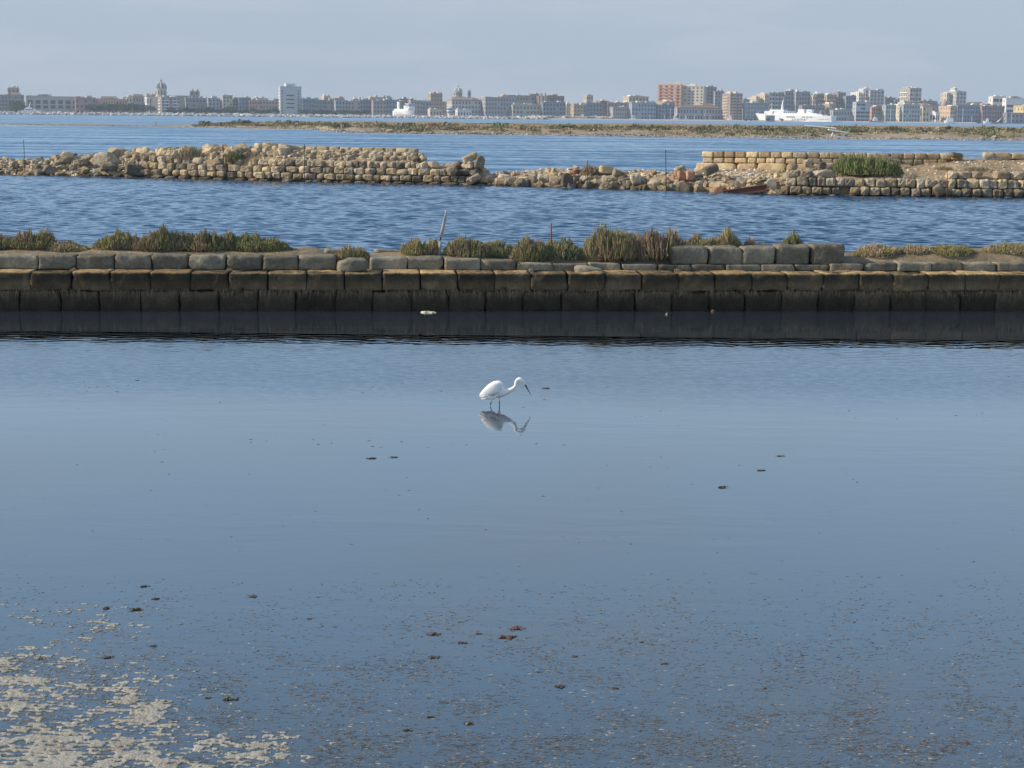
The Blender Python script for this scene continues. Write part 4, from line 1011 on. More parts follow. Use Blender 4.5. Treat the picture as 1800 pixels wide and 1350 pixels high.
for k, (px, lab) in enumerate(spl):
    b = R.uniform(10, 26); p = spx(px, b); p.z = zspit(px, b) - .05
    root = empty('saltbush', p); tag(root, lab, 'shrub'); mb = MB(); st = MB(); w = R.uniform(3.0, 5.2); col = R.choice(PALS[:3])
    for j in range(6): tuft_faces(mb, Vector((R.uniform(-w / 2, w / 2), R.uniform(-1, 1), 0)), R.uniform(1.6, 2.6), R.uniform(.7, 1.15), 60, tuple(c * R.uniform(.8, 1.2) for c in col))
    mb.build('foliage', M['plant'], root)
    for j in range(5): x = R.uniform(-w / 2, w / 2); st.tube([(x, 0, -.1), (x + .1, 0, .5)], [.04, .02], 4, (.1, .07, .05))
    tag(st.build('stem', M['plant'], root), kind='stuff')

# white gangway on the spit
gp = spx(1478, 6); gp.z = zspit(1478, 6); gw_ = empty('gangway', gp); tag(gw_, 'white metal gangway and railing tilted on the spit shore at the right', 'gangway')
mb = MB(); mb.box(-2.3, 1.0, -.3, .3, .85, 1.07, Matrix.Rotation(.14, 4, 'Y')); mb.build('deck', M['white'], gw_)
mb = MB(); mb.box(-1.2, 1.7, -.2, .2, .0, .2, Matrix.Rotation(.12, 4, 'Y')); mb.build('lower_plank', M['white'], gw_)
for x0, x1 in ((.75, .3), (-1.35, -1.6)):
    mb = MB(); mb.tube([(x0, 0, .8), (x1, 0, .1)], .1, 5); mb.build('support_leg', M['white'], gw_)
mb = MB(); mb.tube([(-6, 1, 1.9), (-.7, .8, 1.5)], .09, 5); mb.build('handrail', M['white'], gw_)
mb = MB(); mb.tube([(-.75, .8, 1.5), (-.75, .8, .9)], .05, 5); mb.build('rail_post', M['white'], gw_)
def small_thing(name, label, cat, px, b, build, m, kind=None):
    p = spx(px, b); p.z = zspit(px, b) - .02; mb = MB(); build(mb); o = mb.build(name, m); o.location = p; tag(o, label, cat); return o
small_thing('concrete_post', 'small pale square pillar standing alone on the low left arm of the spit', 'post', 274, 3, lambda mb: (mb.box(-.22, .22, -.22, .22, -.1, 1.15), mb.box(-.5, .5, -.3, .3, -.1, .25)), M['breakwater'])
small_thing('marker_post', 'pale short post on the spit below the green hut, left of the two white planks', 'post', 600, 9, lambda mb: mb.box(-.14, .14, -.14, .14, -.1, 1.0), M['breakwater'])
small_thing('marker_post', 'tiny pale post on the spit right above the white planks', 'post', 639, 12, lambda mb: mb.box(-.1, .1, -.1, .1, -.1, .7), M['breakwater'])
small_thing('washed_up_plank', 'left of two white planks lying on the spit shore', 'plank', 621, 4, lambda mb: mb.box(-.5, .5, -.2, .2, .05, .2, Matrix.Rotation(.1, 4, 'Y')), M['white'])
small_thing('washed_up_plank', 'right and longer of two white planks lying on the spit shore', 'plank', 635, 4, lambda mb: mb.box(-.7, .7, -.2, .2, .05, .17, Matrix.Rotation(.05, 4, 'Y')), M['white'])
for k, (px, b, w, h, lab) in enumerate([(662, 3.5, 1.7, 1.1, 'pale leaning slab rock on the spit shore right of the two white planks'), (690, 5, 2.2, .8, 'pale flat rock on the spit shore below the smaller ferry'), (1655, 30, 4.4, 1.0, 'pale yellowish boulder pile on top of the spit at the right'), (1718, 30, 3.2, .9, 'grey rock pile on top of the spit near the right edge'), (1748, 3, 1.6, .7, 'orange brown rock on the gravel shore of the spit at the right')]):
    p = spx(px, b); p.z = zspit(px, b) - .1
    me = vmesh('rock', k).copy(); me.materials.clear(); me.materials.append(M['rock_shore'])
    o = inst('shore_boulder', me, None, p, (0, .2, k), (w, w * .8, h)); tag(o, lab, 'boulder')

# ================================================================== FAR SHORE: breakwater and city
def cx(px, Y): return PD(px, hor(px), Y).x
def cz(px, py, Y): return PD(px, py, Y).z
mb = MB(); mb.box(-1500, 1500, 1985, 2900, -1.4, .9); o = mb.build('city_ground', M['quay']); tag(o, kind='structure')
bk = MB(); bk.add([(-1200, 1938, -.5), (520, 1938, -.5), (520, 1950, 1.6), (-1200, 1950, 1.6), (-1200, 1962, -.5), (520, 1962, -.5)], [(0, 1, 2, 3), (3, 2, 5, 4)], (.42, .41, .39))
BC = [(.54, .52, .48), (.64, .62, .58), (.34, .33, .31), (.74, .72, .68)]
for i in range(3300):
    px = R.uniform(-60, 960); Y = R.uniform(1934, 1956); z = R.uniform(.4, 3.0) if Y > 1944 else R.uniform(-.4, 1.8)
    rockat(bk, Vector((cx(px, Y), Y, z)), R.uniform(1.2, 2.7), BC, .8, 1.6)
tag(bk.build('breakwater_rocks', M['debris'], None), kind='stuff')

bmats = {}
def bmat_(col):
    key = tuple(col)
    if key not in bmats: bmats[key] = simple('render_wall_%d' % len(bmats), col, .9, .14, .09)
    return bmats[key]
WHT, CREAM, YEL, PNK, ORG, GRY, BLU, BRN, TAN = (.74, .71, .66), (.60, .52, .38), (.62, .47, .25), (.50, .31, .22), (.58, .31, .19), (.29, .28, .265), (.21, .25, .29), (.26, .19, .14), (.45, .35, .24)
YAW = math.radians(20)
def building(label, x0, x1, ytop, Y, col, floors=5, cols=None, side=.17, roof=None, win='grid', base=None, depth=None, bits=1, cat='building', name='apartment_building', side_col=None, yaw=YAW, balc=False, wcol=None):
    k = F / Y; Wt = (x1 - x0) / k
    s = max(.03, side); W = (1 - s) * Wt / math.cos(yaw); D = depth or max(8, s * Wt / abs(math.sin(yaw)))
    xl = cx(x0, Y) + max(0, D * math.sin(yaw)); H = cz((x0 + x1) / 2, ytop, Y)
    root = empty(name, (xl, Y, 0), yaw); tag(root, label, cat)      # front left corner; +x along the front, +y away
    # facade turned to the right by yaw, so the left gable is seen, lit by the low sun
    mb = MB(); mb.box(0, W, 0, D, -.5 if base is None else base, H); mb.build('wall', bmat_(col), root)
    r_ = random.Random(int(x0 * 7 + Y))
    rb = MB(); rb.box(-.4, W + .4, -.4, D + .4, H, H + .35); rb.box(0, W, 0, .3, H + .35, H + 1.2); rb.box(0, .3, .3, D, H + .35, H + 1.2)
    if roof == 'gable':
        rb.add([(-.5, -.5, H + .35), (W + .5, -.5, H + .35), (W + .5, D + .5, H + .35), (-.5, D + .5, H + .35), (W * .12, D / 2, H + 4), (W * .88, D / 2, H + 4)], [(0, 1, 5, 4), (1, 2, 5), (2, 3, 4, 5), (3, 0, 4)])
    rb.build('roof', bmat_(tuple(c * .9 for c in col)) if roof != 'gable' else bmat_((.34, .22, .16)), root)
    for j in range(bits + (2 if W > 12 else 1)):
        w = r_.uniform(.06, .26) * W; x = r_.uniform(0, W - w); h = r_.uniform(1.6, 3.6)
        mb = MB(); mb.box(x, x + w, D * .2, D * .7, H + .35, H + h); mb.build('stair_head', bmat_(r_.choice([WHT, CREAM, col])), root)
    if floors and r_.random() < .7:
        mb = MB(); x = r_.uniform(.1, .9) * W; mb.tube([(x, D * .5, H), (x, D * .5, H + 5)], .07, 3); mb.tube([(x - .8, D * .5, H + 4.6), (x + .8, D * .5, H + 4.6)], .06, 3); mb.build('aerial', M['iron'], root)
    if floors:
        wm_ = MB(); fh = H / floors; n = cols or max(2, int(W / 3.6)); pw = W / n
        for f in range(floors):
            for c in range(n):
                if r_.random() < .06: continue
                z0 = f * fh + fh * .30; z1 = z0 + fh * .5; xc = (c + .5) * pw; hw = (pw * .22 if win == 'grid' else pw * .44)
                wm_.box(xc - hw, xc + hw, -.10, .2, z0, z1)
            nd = max(1, int(D / 5))
            for c in range(nd):
                z0 = f * fh + fh * .30; yc = (c + .5) * D / nd
                wm_.box(-.10, .2, yc - .6, yc + .6, z0, z0 + fh * .5)
        tag(wm_.build('windows', bmat_(wcol) if wcol else M['dark'], root), kind='stuff')
    if balc:
        bl = MB(); fh = H / floors; n = balc
        for f in range(1, floors):
            for c in range(n):
                xc = (c + .5) * W / n; bl.box(xc - W / n * .3, xc + W / n * .3, -1.3, -.02, f * fh - .1, f * fh + .1); bl.box(xc - W / n * .3, xc + W / n * .3, -1.35, -1.2, f * fh + .1, f * fh + 1.0)
            bl.box(-1.3, -.02, D * .2, D * .8, f * fh - .1, f * fh + 1.0)
        tag(bl.build('balconies', bmat_(side_col or WHT), root), kind='stuff')
    return root, W, D, H
B = building
FR, MD, BKK = 2005, 2090, 2200
B('grey blue block cut by the left picture edge, a buff tower rising behind', -30, 35, 168, FR, GRY, 5, side=.05)
B('buff tower house with a stepped top at the far left edge', 7, 33, 156, MD, TAN, 6, side=.3, bits=2)
o, W, D, H = B('long three storey building with two rows of wide dark windows behind the yacht at left', 42, 129, 171, FR, (.45, .42, .38), 0, side=.04, bits=3)
wmb = MB()
for r_i in range(2):
    for c_i in range(7):
        x = W * (c_i + .28) / 7; wmb.box(x, x + W * .62 / 7, -.12, .3, H * (.36 if r_i == 0 else .62), H * (.54 if r_i == 0 else .84))
tag(wmb.build('windows', M['dark'], o), kind='stuff')
B('reddish two storey wing joined to the right of the long building with wide windows', 129, 163, 173, FR + 4, (.36, .26, .22), 3, 5, side=.03, bits=2)
B('dark red low house just right of the reddish wing', 162, 172, 176, MD, (.36, .20, .15), 3, 3)
B('peach coloured long house behind the left trees', 171, 206, 175, MD, (.58, .38, .26), 3, 7, side=.15, roof='gable')
B('small orange house between the peach house and the church', 206, 222, 176, MD + 10, (.55, .30, .22), 3, 3)
B('cream low house with a dark end left of the church', 212, 236, 172, BKK, CREAM, 3, 4, side=.2)
B('grey house with a pyramid roof left of the domed church', 230, 252, 171, BKK, GRY, 3, 4, roof='gable')
B('small white gabled house front beside the domed church', 251, 266, 170, MD, WHT, 2, 2, side=.5, roof='gable')
B('buff block directly left of the domed church', 262, 277, 168, MD, TAN, 5, 3, side=.3)
B('salmon and grey apartment block standing in front of the domed church', 272, 315, 172, FR, (.40, .36, .35), 6, 5, side=.28, balc=2)
B('narrow salmon house right of the block in front of the church', 313, 324, 174, MD, (.54, .32, .24), 5, 2, side=.5)
B('grey house with one bright white lit gable right of the church', 322, 348, 174, FR, GRY, 4, 4, side=.18)
B('plain grey house second right of the church', 346, 364, 174, FR + 12, (.36, .35, .34), 4, 3, side=.05)
B('plain house with a cream lit edge, third right of the church', 362, 383, 174, FR, (.34, .35, .36), 5, 3, side=.12)
B('dark recessed house between the plain house and the yellowish one', 381, 393, 177, MD, BLU, 4, 2)
B('yellowish taller house with roof terrace midway between church and pale tower block', 388, 408, 169, FR, (.50, .46, .34), 6, 3, side=.2, bits=2)
B('grey house right of the yellowish taller house', 405, 420, 175, FR + 8, GRY, 5, 3, side=.1)
B('blue grey house with a flat top, two right of the yellowish taller house', 416, 437, 173, FR, BLU, 5, 4, side=.05)
B('pinkish house with bright roof bits left of the pale tower block', 434, 454, 178, FR, PNK, 4, 4, side=.1, bits=2)
B('white roofed house behind the pinkish ones left of the pale tower block', 440, 470, 174, MD, CREAM, 5, 5, side=.2, bits=2)
B('brownish low house directly left of the pale tower block', 452, 490, 178, FR + 5, (.40, .33, .28), 4, 7, side=.06)
o, W, D, H = B('tall pale ten storey tower block with dark window bands, standing alone at left centre', 489, 528, 153.5, FR, (.50, .52, .52), 0, side=.10, bits=0, balc=None)
wmb = MB()
for f in range(4): wmb.box(W * .28, W * .66, -.12, .3, H * (.30 + f * .135), H * (.345 + f * .135))
for f in range(9):
    wmb.box(W * .82, W * .90, -.12, .3, H * (.1 + f * .095), H * (.14 + f * .095)); wmb.box(W * .06, W * .12, -.12, .3, H * (.1 + f * .095), H * (.14 + f * .095))
tag(wmb.build('windows', M['dark'], o), kind='stuff')
mb = MB(); mb.box(W * .28, W * .74, 3, 10, H + .35, H + 4.6); mb.build('penthouse', bmat_(WHT), o)
mb = MB(); [mb.box(-.8, -.02, 1, D - 1, H * .1 * f, H * .1 * f + 1.0) for f in range(1, 10)]; tag(mb.build('balconies', bmat_(WHT), o), kind='stuff')
rowc = [BLU, GRY, (.33, .31, .30), (.30, .32, .36), (.38, .34, .30), BLU, (.34, .30, .28)]
rowx = [528, 548, 566, 586, 607, 629, 652, 674, 696, 718, 738, 755]; rowt = [175, 177, 178, 178, 179, 177, 178, 177, 179, 178, 180]
rowl = ['bluish row house just right of the pale tower block', 'grey row house second right of the pale tower block', 'row house under the cream roof structure', 'blue grey row house third along the middle waterfront', 'brownish row house in the middle of the dark waterfront row', 'row house above the green hut, to its left', 'row house directly above the green hut', 'row house between the green hut and the smaller ferry', 'dark house behind the stern of the smaller ferry', 'house behind the mast of the smaller ferry', 'dark house between the smaller ferry and the domed palace']
for i in range(11): B(rowl[i], rowx[i], rowx[i + 1] + 1, rowt[i], FR + (i % 3) * 5, rowc[i % 7], 4, max(3, int((rowx[i + 1] - rowx[i]) / 4.5)), side=.05, bits=i % 3)
B('cream sunlit roof house above the row right of the pale tower block', 563, 580, 170, MD, CREAM, 5, 3, side=.4)
B('low brown roofed house behind the waterfront row', 584, 604, 174, MD, PNK, 4, 4, side=.15)
B('small brown house behind the row left of the green hut', 616, 640, 176, MD, GRY, 4, 4)
B('cream house with a lit gable behind the row above the green hut', 644, 660, 172, MD, CREAM, 5, 3, side=.4)
B('wide pale upper house behind the row left of the smaller ferry', 656, 686, 172.5, MD + 10, (.48, .45, .42), 5, 6, side=.05)
B('house with a low domed roof behind the smaller ferry', 698, 726, 175, MD, BRN, 4, 4)
B('buff crenellated tower left of the domed palace', 752, 777, 166, MD, (.38, .31, .22), 6, 4, side=.2, bits=3)
B('low cream harbour shed with openings under the buff tower', 751, 776, 193, 1990, CREAM, 1, 4, side=.2, bits=0)
# domed palace
o, W, D, H = B('wide pale palace with cornice, three window rows and a church dome behind its roof', 784, 836, 177, FR, (.46, .46, .44), 4, 9, side=.04, bits=0, roof='gable', depth=20, name='palace')
def dome_church(label, pxc, Y, ybase, ydrum0, ydrum1, ydome, ylant, rpx, col, dcol, ribs=True):
    k = F / Y; r = rpx / k; z = lambda py: cz(pxc, py, Y)
    root = empty('domed_church', (cx(pxc, Y), Y, 0)); tag(root, label, 'church')
    zd0, zd1, zt, zl = z(ydrum0), z(ydrum1), z(ydome), z(ylant)
    mb = MB(); mb.box(-r * 1.5, r * 1.9, -r, r * 1.5, 0, zd0); mb.build('nave', bmat_(col), root)
    mb = MB(); mb.lathe((0, 0, 0), [(r * 1.12, zd0), (r * 1.12, zd0 + 1), (r, zd0 + 1), (r, zd1 - .8), (r * 1.1, zd1 - .8), (r * 1.1, zd1)], 16); mb.build('drum', bmat_(col), root)
    mb = MB()
    for i in range(10): a = i * math.pi / 5 + .3; mb.box(-.6, .6, -r - .1, -r + .6, lerp(zd0, zd1, .25), lerp(zd0, zd1, .72), Matrix.Rotation(a, 4, 'Z'))
    tag(mb.build('windows', M['dark'], root), kind='stuff')
    pr = [(r * .98 * math.cos(t * 1.45) + r * .05, zd1 + (zt - zd1) * math.sin(t * 1.45)) for t in [i / 7 for i in range(8)]]
    mb = MB(); mb.lathe((0, 0, 0), pr, 20); mb.build('dome', bmat_(dcol), root, smooth=True)
    if ribs:
        mb = MB()
        for i in range(8):
            a = i * math.pi / 4 + .2; mb.tube([(math.cos(a) * (q + .12), math.sin(a) * (q + .12), zz) for q, zz in pr], .45, 4)
        tag(mb.build('dome_ribs', bmat_(WHT), root), kind='stuff')
    mb = MB(); mb.lathe((0, 0, 0), [(r * .24, zt - .6), (r * .24, lerp(zt, zl, .5)), (r * .3, lerp(zt, zl, .5)), (r * .18, lerp(zt, zl, .7)), (.15, lerp(zt, zl, .85)), (.12, zl)], 8); mb.build('lantern', bmat_(col), root)
    return root, r, z, k
root, r, z, k = dome_church('church with ribbed blue grey dome and two small bell towers, tallest at the left', 284, 2060, 200, 170, 155.5, 144.5, 138, 9.3, (.52, .46, .38), (.16, .20, .25))
mb = MB(); mb.box(0, 62 / k, 2, 26, 0, z(168.5)); mb.add([(0, 1.5, z(168.5)), (62 / k, 1.5, z(168.5)), (62 / k, 26.5, z(168.5)), (0, 26.5, z(168.5)), (3, 14, z(167)), (58 / k, 14, z(167))], [(0, 1, 5, 4), (1, 2, 5), (2, 3, 4, 5), (3, 0, 4)]); mb.build('long_nave', bmat_((.34, .32, .29)), root)
for dx, m_ in ((52.5, 0), (61, 0)):
    mb = MB(); w = 2.6; x = dx / k; mb.box(x - w, x + w, 3, 3 + 2 * w, 0, z(160.5)); mb.box(x - w - .3, x + w + .3, 2.7, 3.3 + 2 * w, z(160.5), z(160)); mb.lathe((x, 3 + w, 0), [(w * .9, z(160)), (w * .8, z(158.5)), (w * .5, z(156.8)), (.2, z(155.5)), (.1, z(153.5))], 8); tw = mb.build('bell_tower', bmat_((.38, .32, .26)), root)
    mb = MB(); mb.box(x - .9, x + .9, 2.8, 3.2, z(166), z(162)); mb.build('belfry_opening', M['dark'], tw)
root, r, z, k = dome_church('smaller pale domed church with one bell turret rising over the wide palace roof', 805, 2080, 200, 170, 161, 154, 149, 7.2, (.46, .43, .38), (.36, .34, .30))
mb = MB(); x = 19.5 / k; w = 2.0; mb.box(x - w, x + w, 0, 2 * w, 0, z(161)); mb.lathe((x, w, 0), [(w, z(161)), (w * .9, z(159)), (w * .4, z(157.5)), (.1, z(155.5))], 8); tw = mb.build('bell_tower', bmat_((.42, .39, .34)), root)
mb = MB(); mb.box(x - .8, x + .8, -.15, .2, z(167), z(162.5)); mb.build('belfry_opening', M['dark'], tw)
# round harbour tower
rt = empty('harbour_tower', (cx(790.5, 1985), 1985, 0)); tag(rt, 'small round white harbour control tower with window bands in front of the domed palace', 'tower')
zz = lambda py: cz(790, py, 1985); mb = MB(); mb.lathe((0, 0, 0), [(2.6, 0), (2.6, zz(199)), (3.4, zz(198.6)), (3.4, zz(190)), (3.7, zz(190)), (3.7, zz(189.2)), (1.2, zz(187.6))], 14); mb.build('shaft', bmat_(WHT), rt)
for py in (192, 197): mb = MB(); mb.lathe((0, 0, 0), [(3.46, zz(py + 1)), (3.46, zz(py - 1))], 14); mb.build('window_band', M['dark'], rt)
B('low white harbour office right of the round tower', 800, 825, 194.5, 1992, WHT, 1, 5, side=.03, bits=0)
B('narrow house in the gap right of the domed palace', 835, 847, 178, BKK, PNK, 5, 2, side=.3)
o, W, D, H = B('large grey palace with a lit left edge right of the domed palace', 840, 899, 172.5, FR, (.35, .34, .35), 5, 11, side=.05, bits=0, depth=25, name='palace')
mb = MB(); mb.add([(W * .45, 1, H + .4), (W * .75, 1, H + .4), (W * .6, 1, H + 5), (W * .45, 12, H + .4), (W * .75, 12, H + .4), (W * .6, 12, H + 5)], [(0, 1, 2), (5, 4, 3), (0, 2, 5, 3), (1, 4, 5, 2)]); mb.build('pediment', bmat_(TAN), o)
B('long brown roofed convent behind the palace', 884, 936, 169, BKK, (.33, .28, .24), 4, 10, side=.04, bits=0)
B('tall brown block above the convent roofs', 928, 945, 166.5, BKK + 20, (.33, .28, .24), 4, 4, side=.1)
sp = empty('church_spire', (cx(958, BKK), BKK, 0)); tag(sp, 'slender pointed church spire above the convent roofs', 'church'); zz = lambda py: cz(958, py, BKK)
mb = MB(); mb.box(-2, 2, -2, 2, 0, zz(169)); mb.build('tower', bmat_(TAN), sp); mb = MB(); mb.lathe((0, 0, 0), [(2.4, zz(169)), (.15, zz(162.5)), (.08, zz(160))], 6); mb.build('spire', bmat_((.22, .24, .26)), sp)
ch_ = empty('brick_chimney', (cx(951, MD), MD, 0)); tag(ch_, 'pale square chimney stack left of the slender spire', 'chimney'); mb = MB(); mb.box(-1.3, 1.3, -1.3, 1.3, 0, cz(951, 165.5, MD)); mb.build('stack', bmat_(CREAM), ch_); mb = MB(); mb.box(-1.6, 1.6, -1.6, 1.6, cz(951, 165.5, MD), cz(951, 164.6, MD)); mb.build('cap', bmat_(TAN), ch_)
B('long dark roofed hall behind, ending right of the slender spire', 943, 989, 170, BKK + 5, BRN, 4, 8, side=.03, bits=0)
B('greenish cream waterfront house with arched windows right of the large grey palace', 897, 952, 186, FR, (.42, .42, .34), 3, 9, side=.03, bits=3)
B('bluish waterfront palace left of the narrow alley', 950, 991, 181, FR + 6, BLU, 4, 7, side=.03, bits=2)
B('thin cream house in the alley right of the bluish palace', 990, 1004, 184, MD, CREAM, 5, 2, side=.4)
B('sand coloured stepped house behind the white boats', 1003, 1030, 186, FR, TAN, 4, 4, side=.2, bits=2)
B('dark blue house left of the corner block with pale windows', 1026, 1056, 183, FR + 4, BLU, 4, 5, side=.05, bits=2)
B('pale cube tower house standing above the dark blue house', 1026, 1042, 169, BKK, (.50, .42, .36), 5, 3, side=.3)
B('brown house with a sharp roof ornament left of the corner block', 1048, 1070, 179, MD, BRN, 5, 4, side=.3, bits=2)
B('corner block with a lit left side and pale tall windows', 1072, 1105, 190, FR, (.40, .36, .35), 3, 7, side=.16, wcol=(.12, .12, .14))
B('reddish house behind the corner block', 1062, 1108, 182, MD, (.40, .30, .25), 5, 7, side=.12, bits=3)
B('yellowish apartment block with balconies left of the orange tower block', 1096, 1140, 171, BKK, (.50, .44, .30), 5, 6, side=.2, bits=3, balc=3)
B('grey blue waterfront house with a white lit gable, left of the orange tower block', 1106, 1154, 182, FR, (.32, .37, .42), 4, 8, side=.09, bits=2)
B('dark house below the orange tower block', 1152, 1184, 186, FR + 10, BLU, 4, 5, side=.05, bits=1)
B('sand coloured roofs house directly under the orange tower block', 1155, 1186, 180, MD, TAN, 4, 4, side=.4, bits=3)
B('tall orange tower block with three balcony columns', 1155, 1195, 150, BKK, (.58, .33, .21), 11, 4, side=.04, bits=2, balc=3, side_col=(.45, .22, .14), yaw=math.radians(-28))
B('tall cream tower block joined to the right of the orange one', 1193, 1234, 152.5, BKK - 5, (.52, .47, .38), 11, 6, side=.03, bits=2, yaw=math.radians(-28))
B('grey stepped tower block right of the cream one, upper part', 1232, 1256, 154, BKK + 10, GRY, 10, 4, side=.03)
B('grey stepped tower block right of the cream one, lower right part', 1252, 1269, 162, BKK + 6, (.30, .32, .35), 9, 3, side=.03)
B('long low warehouse with tall windows and tiled roof in front of the tower blocks', 1186, 1272, 191, FR, (.36, .37, .38), 2, 16, side=.02, bits=0, roof='gable', name='warehouse')
o, W, D, H = B('gabled hall with a triangular roof between warehouse and tower blocks', 1231, 1252, 187, MD, TAN, 2, 3, side=.05, bits=0, roof='gable')
o, W, D, H = B('slim block with bright orange sunlit balcony side, right of the grey stepped tower', 1272, 1305, 166, FR, (.38, .30, .26), 9, 4, side=.32, bits=2, balc=2, side_col=(.62, .48, .36))
B('low far house in the gap right of the slim orange block', 1302, 1322, 176, BKK, GRY, 4, 3)
B('dark blue harbour house with pale windows behind the bow of the larger ferry', 1306, 1348, 183, FR, BLU, 4, 7, side=.03, bits=3, wcol=(.40, .42, .42))
B('cream stepped house between the slim orange block and the wide dark block', 1320, 1334, 172, MD, CREAM, 6, 2, side=.6, bits=2)
B('bright cream house left of the wide dark apartment block', 1333, 1350, 167, MD, CREAM, 7, 2, side=.6, bits=1)
B('wide dark apartment block above the larger ferry, left third', 1347, 1377, 164, MD, (.34, .36, .34), 7, 5, side=.08, balc=3)
B('wide dark apartment block above the larger ferry, middle third', 1375, 1396, 161.5, MD + 4, (.27, .30, .34), 7, 4, side=.03)
B('wide dark apartment block above the larger ferry, right third', 1394, 1421, 163, MD, (.30, .30, .32), 7, 5, side=.03)
B('cream block with bright steps right of the wide dark apartment block', 1421, 1434, 169, MD, CREAM, 6, 2, side=.5)
B('grey block with a cream lit side above the stern of the larger ferry', 1430, 1448, 166, MD + 5, GRY, 6, 3, side=.3)
B('orange lit balconied house above the stern of the larger ferry', 1446, 1470, 168, MD, TAN, 6, 4, side=.25, balc=2, side_col=(.6, .5, .38))
B('tall grey block with a roof cube right of the ferry stern', 1466, 1486, 164, MD + 8, GRY, 7, 3, side=.3)
B('plain blue grey block left of the stepped white tower', 1482, 1502, 170, MD, BLU, 6, 4, side=.05)
B('dark low houses right behind the ferry funnels', 1405, 1450, 187, FR, GRY, 3, 7, side=.05, bits=3)
B('sandy low houses behind the ferry stern', 1448, 1470, 184, FR + 10, TAN, 4, 3, side=.4, bits=2)
B('long two storey grey blue office right of the ferry stern', 1460, 1502, 195, FR, (.34, .38, .40), 2, 8, side=.02, bits=2)
B('white stepped apartment tower, its bright left part', 1498, 1514, 164, BKK, WHT, 8, 2, side=.6, bits=1)
B('white stepped apartment tower, its tall crown', 1510, 1528, 157.5, BKK + 4, WHT, 9, 3, side=.3, bits=2)
B('plain grey back of the white stepped apartment tower', 1524, 1551, 160, BKK, (.42, .42, .42), 9, 4, side=.03)
B('pale office block with five dark window bands', 1500, 1527, 181, FR, (.42, .45, .46), 5, 3, side=.03, win='band', bits=1)
B('pinkish low houses right of the pale banded office block', 1526, 1553, 190, FR + 12, PNK, 4, 4, side=.3, bits=3)
B('distant blue grey block between the stepped white tower and the yellow tower', 1551, 1571, 173, BKK + 20, BLU, 5, 4, side=.02)
B('distant lower blue grey block left of the yellow tower', 1568, 1582, 177, BKK + 20, (.32, .35, .38), 5, 3, side=.02)
B('narrow green grey waterfront house with a cream lit top', 1552, 1574, 186, FR, (.36, .40, .38), 4, 4, side=.12)
B('cream lit house left of the pale green waterfront house', 1571, 1590, 188, MD, CREAM, 4, 2, side=.5, bits=2)
B('yellow tower block with a bright blank left side and grey balconied front', 1585, 1619, 156, BKK, (.40, .38, .35), 8, 4, side=.36, bits=1, balc=2) 
B('stepped cream house at the foot of the yellow tower', 1581, 1600, 181, MD, CREAM, 4, 2, side=.4, bits=2)
B('pale green waterfront house under the yellow tower', 1583, 1616, 185, FR, (.36, .42, .40), 4, 6, side=.04, bits=2)
B('grey low block right of the yellow tower', 1618, 1646, 179, BKK, GRY, 4, 5, side=.05, bits=2)
B('cream gabled house between the yellow tower and the domed chapel', 1611, 1640, 187, MD, CREAM, 3, 3, side=.35, roof='gable')
B('small bright white building left of the white motor boat', 1637, 1652, 199, FR, WHT, 1, 2, side=.5, bits=0)
dome_church('small pinkish domed chapel at the foot of the second pale tower', 1659, MD, 205, 186, 183, 176, 173.5, 5.5, (.46, .38, .32), (.46, .33, .28), ribs=False)
B('pinkish stepped top block left of the second pale tower', 1656, 1669, 165, BKK + 6, (.55, .47, .38), 7, 2, side=.5, bits=1)
B('second pale tower block with a lit slab side and grey front', 1667, 1698, 162, BKK, (.44, .43, .42), 8, 3, side=.38, bits=1)
B('slim raised cube top of the second pale tower', 1671, 1680, 156, BKK + 8, (.58, .52, .42), 0, side=.5, bits=0)
B('warm cream lit house below the second pale tower', 1659, 1680, 188, FR, (.55, .42, .28), 4, 3, side=.5, bits=1)
B('dark blue palace with many windows below the second pale tower', 1678, 1723, 186, FR, (.24, .27, .34), 4, 9, side=.02, bits=0)
B('dark red waterfront block near the right edge', 1721, 1766, 188, FR + 4, (.30, .22, .22), 4, 9, side=.03, bits=2)
B('white modern terraced building near the right edge, left wing', 1739, 1768, 171, BKK, WHT, 4, 2, side=.15, win='band', bits=1)
B('white modern building with long dark bands at the right edge', 1763, 1830, 174, BKK - 20, WHT, 5, 2, side=.03, win='band', bits=2)
B('small yellow house at the right edge in front of the white modern building', 1788, 1812, 187, MD, YEL, 3, 2, side=.4, bits=1)
B('low dark waterfront building cut by the right edge', 1765, 1840, 200, FR, (.26, .27, .30), 2, 9, side=.02, bits=0)
B('pink walled low house between dark blue palace and dark red block', 1722, 1742, 185, MD, (.46, .28, .26), 3, 3)

BF = [(-30, 60, 180, 'behind the far left buff tower'), (150, 262, 181, 'behind the peach and orange houses'), (345, 495, 181, 'behind the houses between church and pale tower block'), (520, 640, 182, 'behind the row right of the pale tower block'), (640, 760, 182, 'behind the smaller ferry'), (738, 850, 179, 'seen in the gap between buff tower and domed palace'), (880, 1010, 184, 'behind the dirt heaps'), (1000, 1110, 185, 'behind the corner block'), (1100, 1190, 183, 'behind the grey blue waterfront house'), (1262, 1360, 181, 'seen right of the slim orange block'), (1410, 1520, 182, 'behind the larger ferry funnels'), (1515, 1600, 184, 'behind the pinkish low houses'), (1590, 1700, 186, 'behind the two yellow towers'), (1690, 1850, 184, 'behind the dark red block')]
for i, (a_, b_, yt_, lab) in enumerate(BF): B('distant low hazy block ' + lab, a_, b_, yt_ + .4 * (i % 3), 2330, (GRY, TAN, BLU, PNK)[i % 4], 4, int((b_ - a_) / 5), side=.02, bits=4)
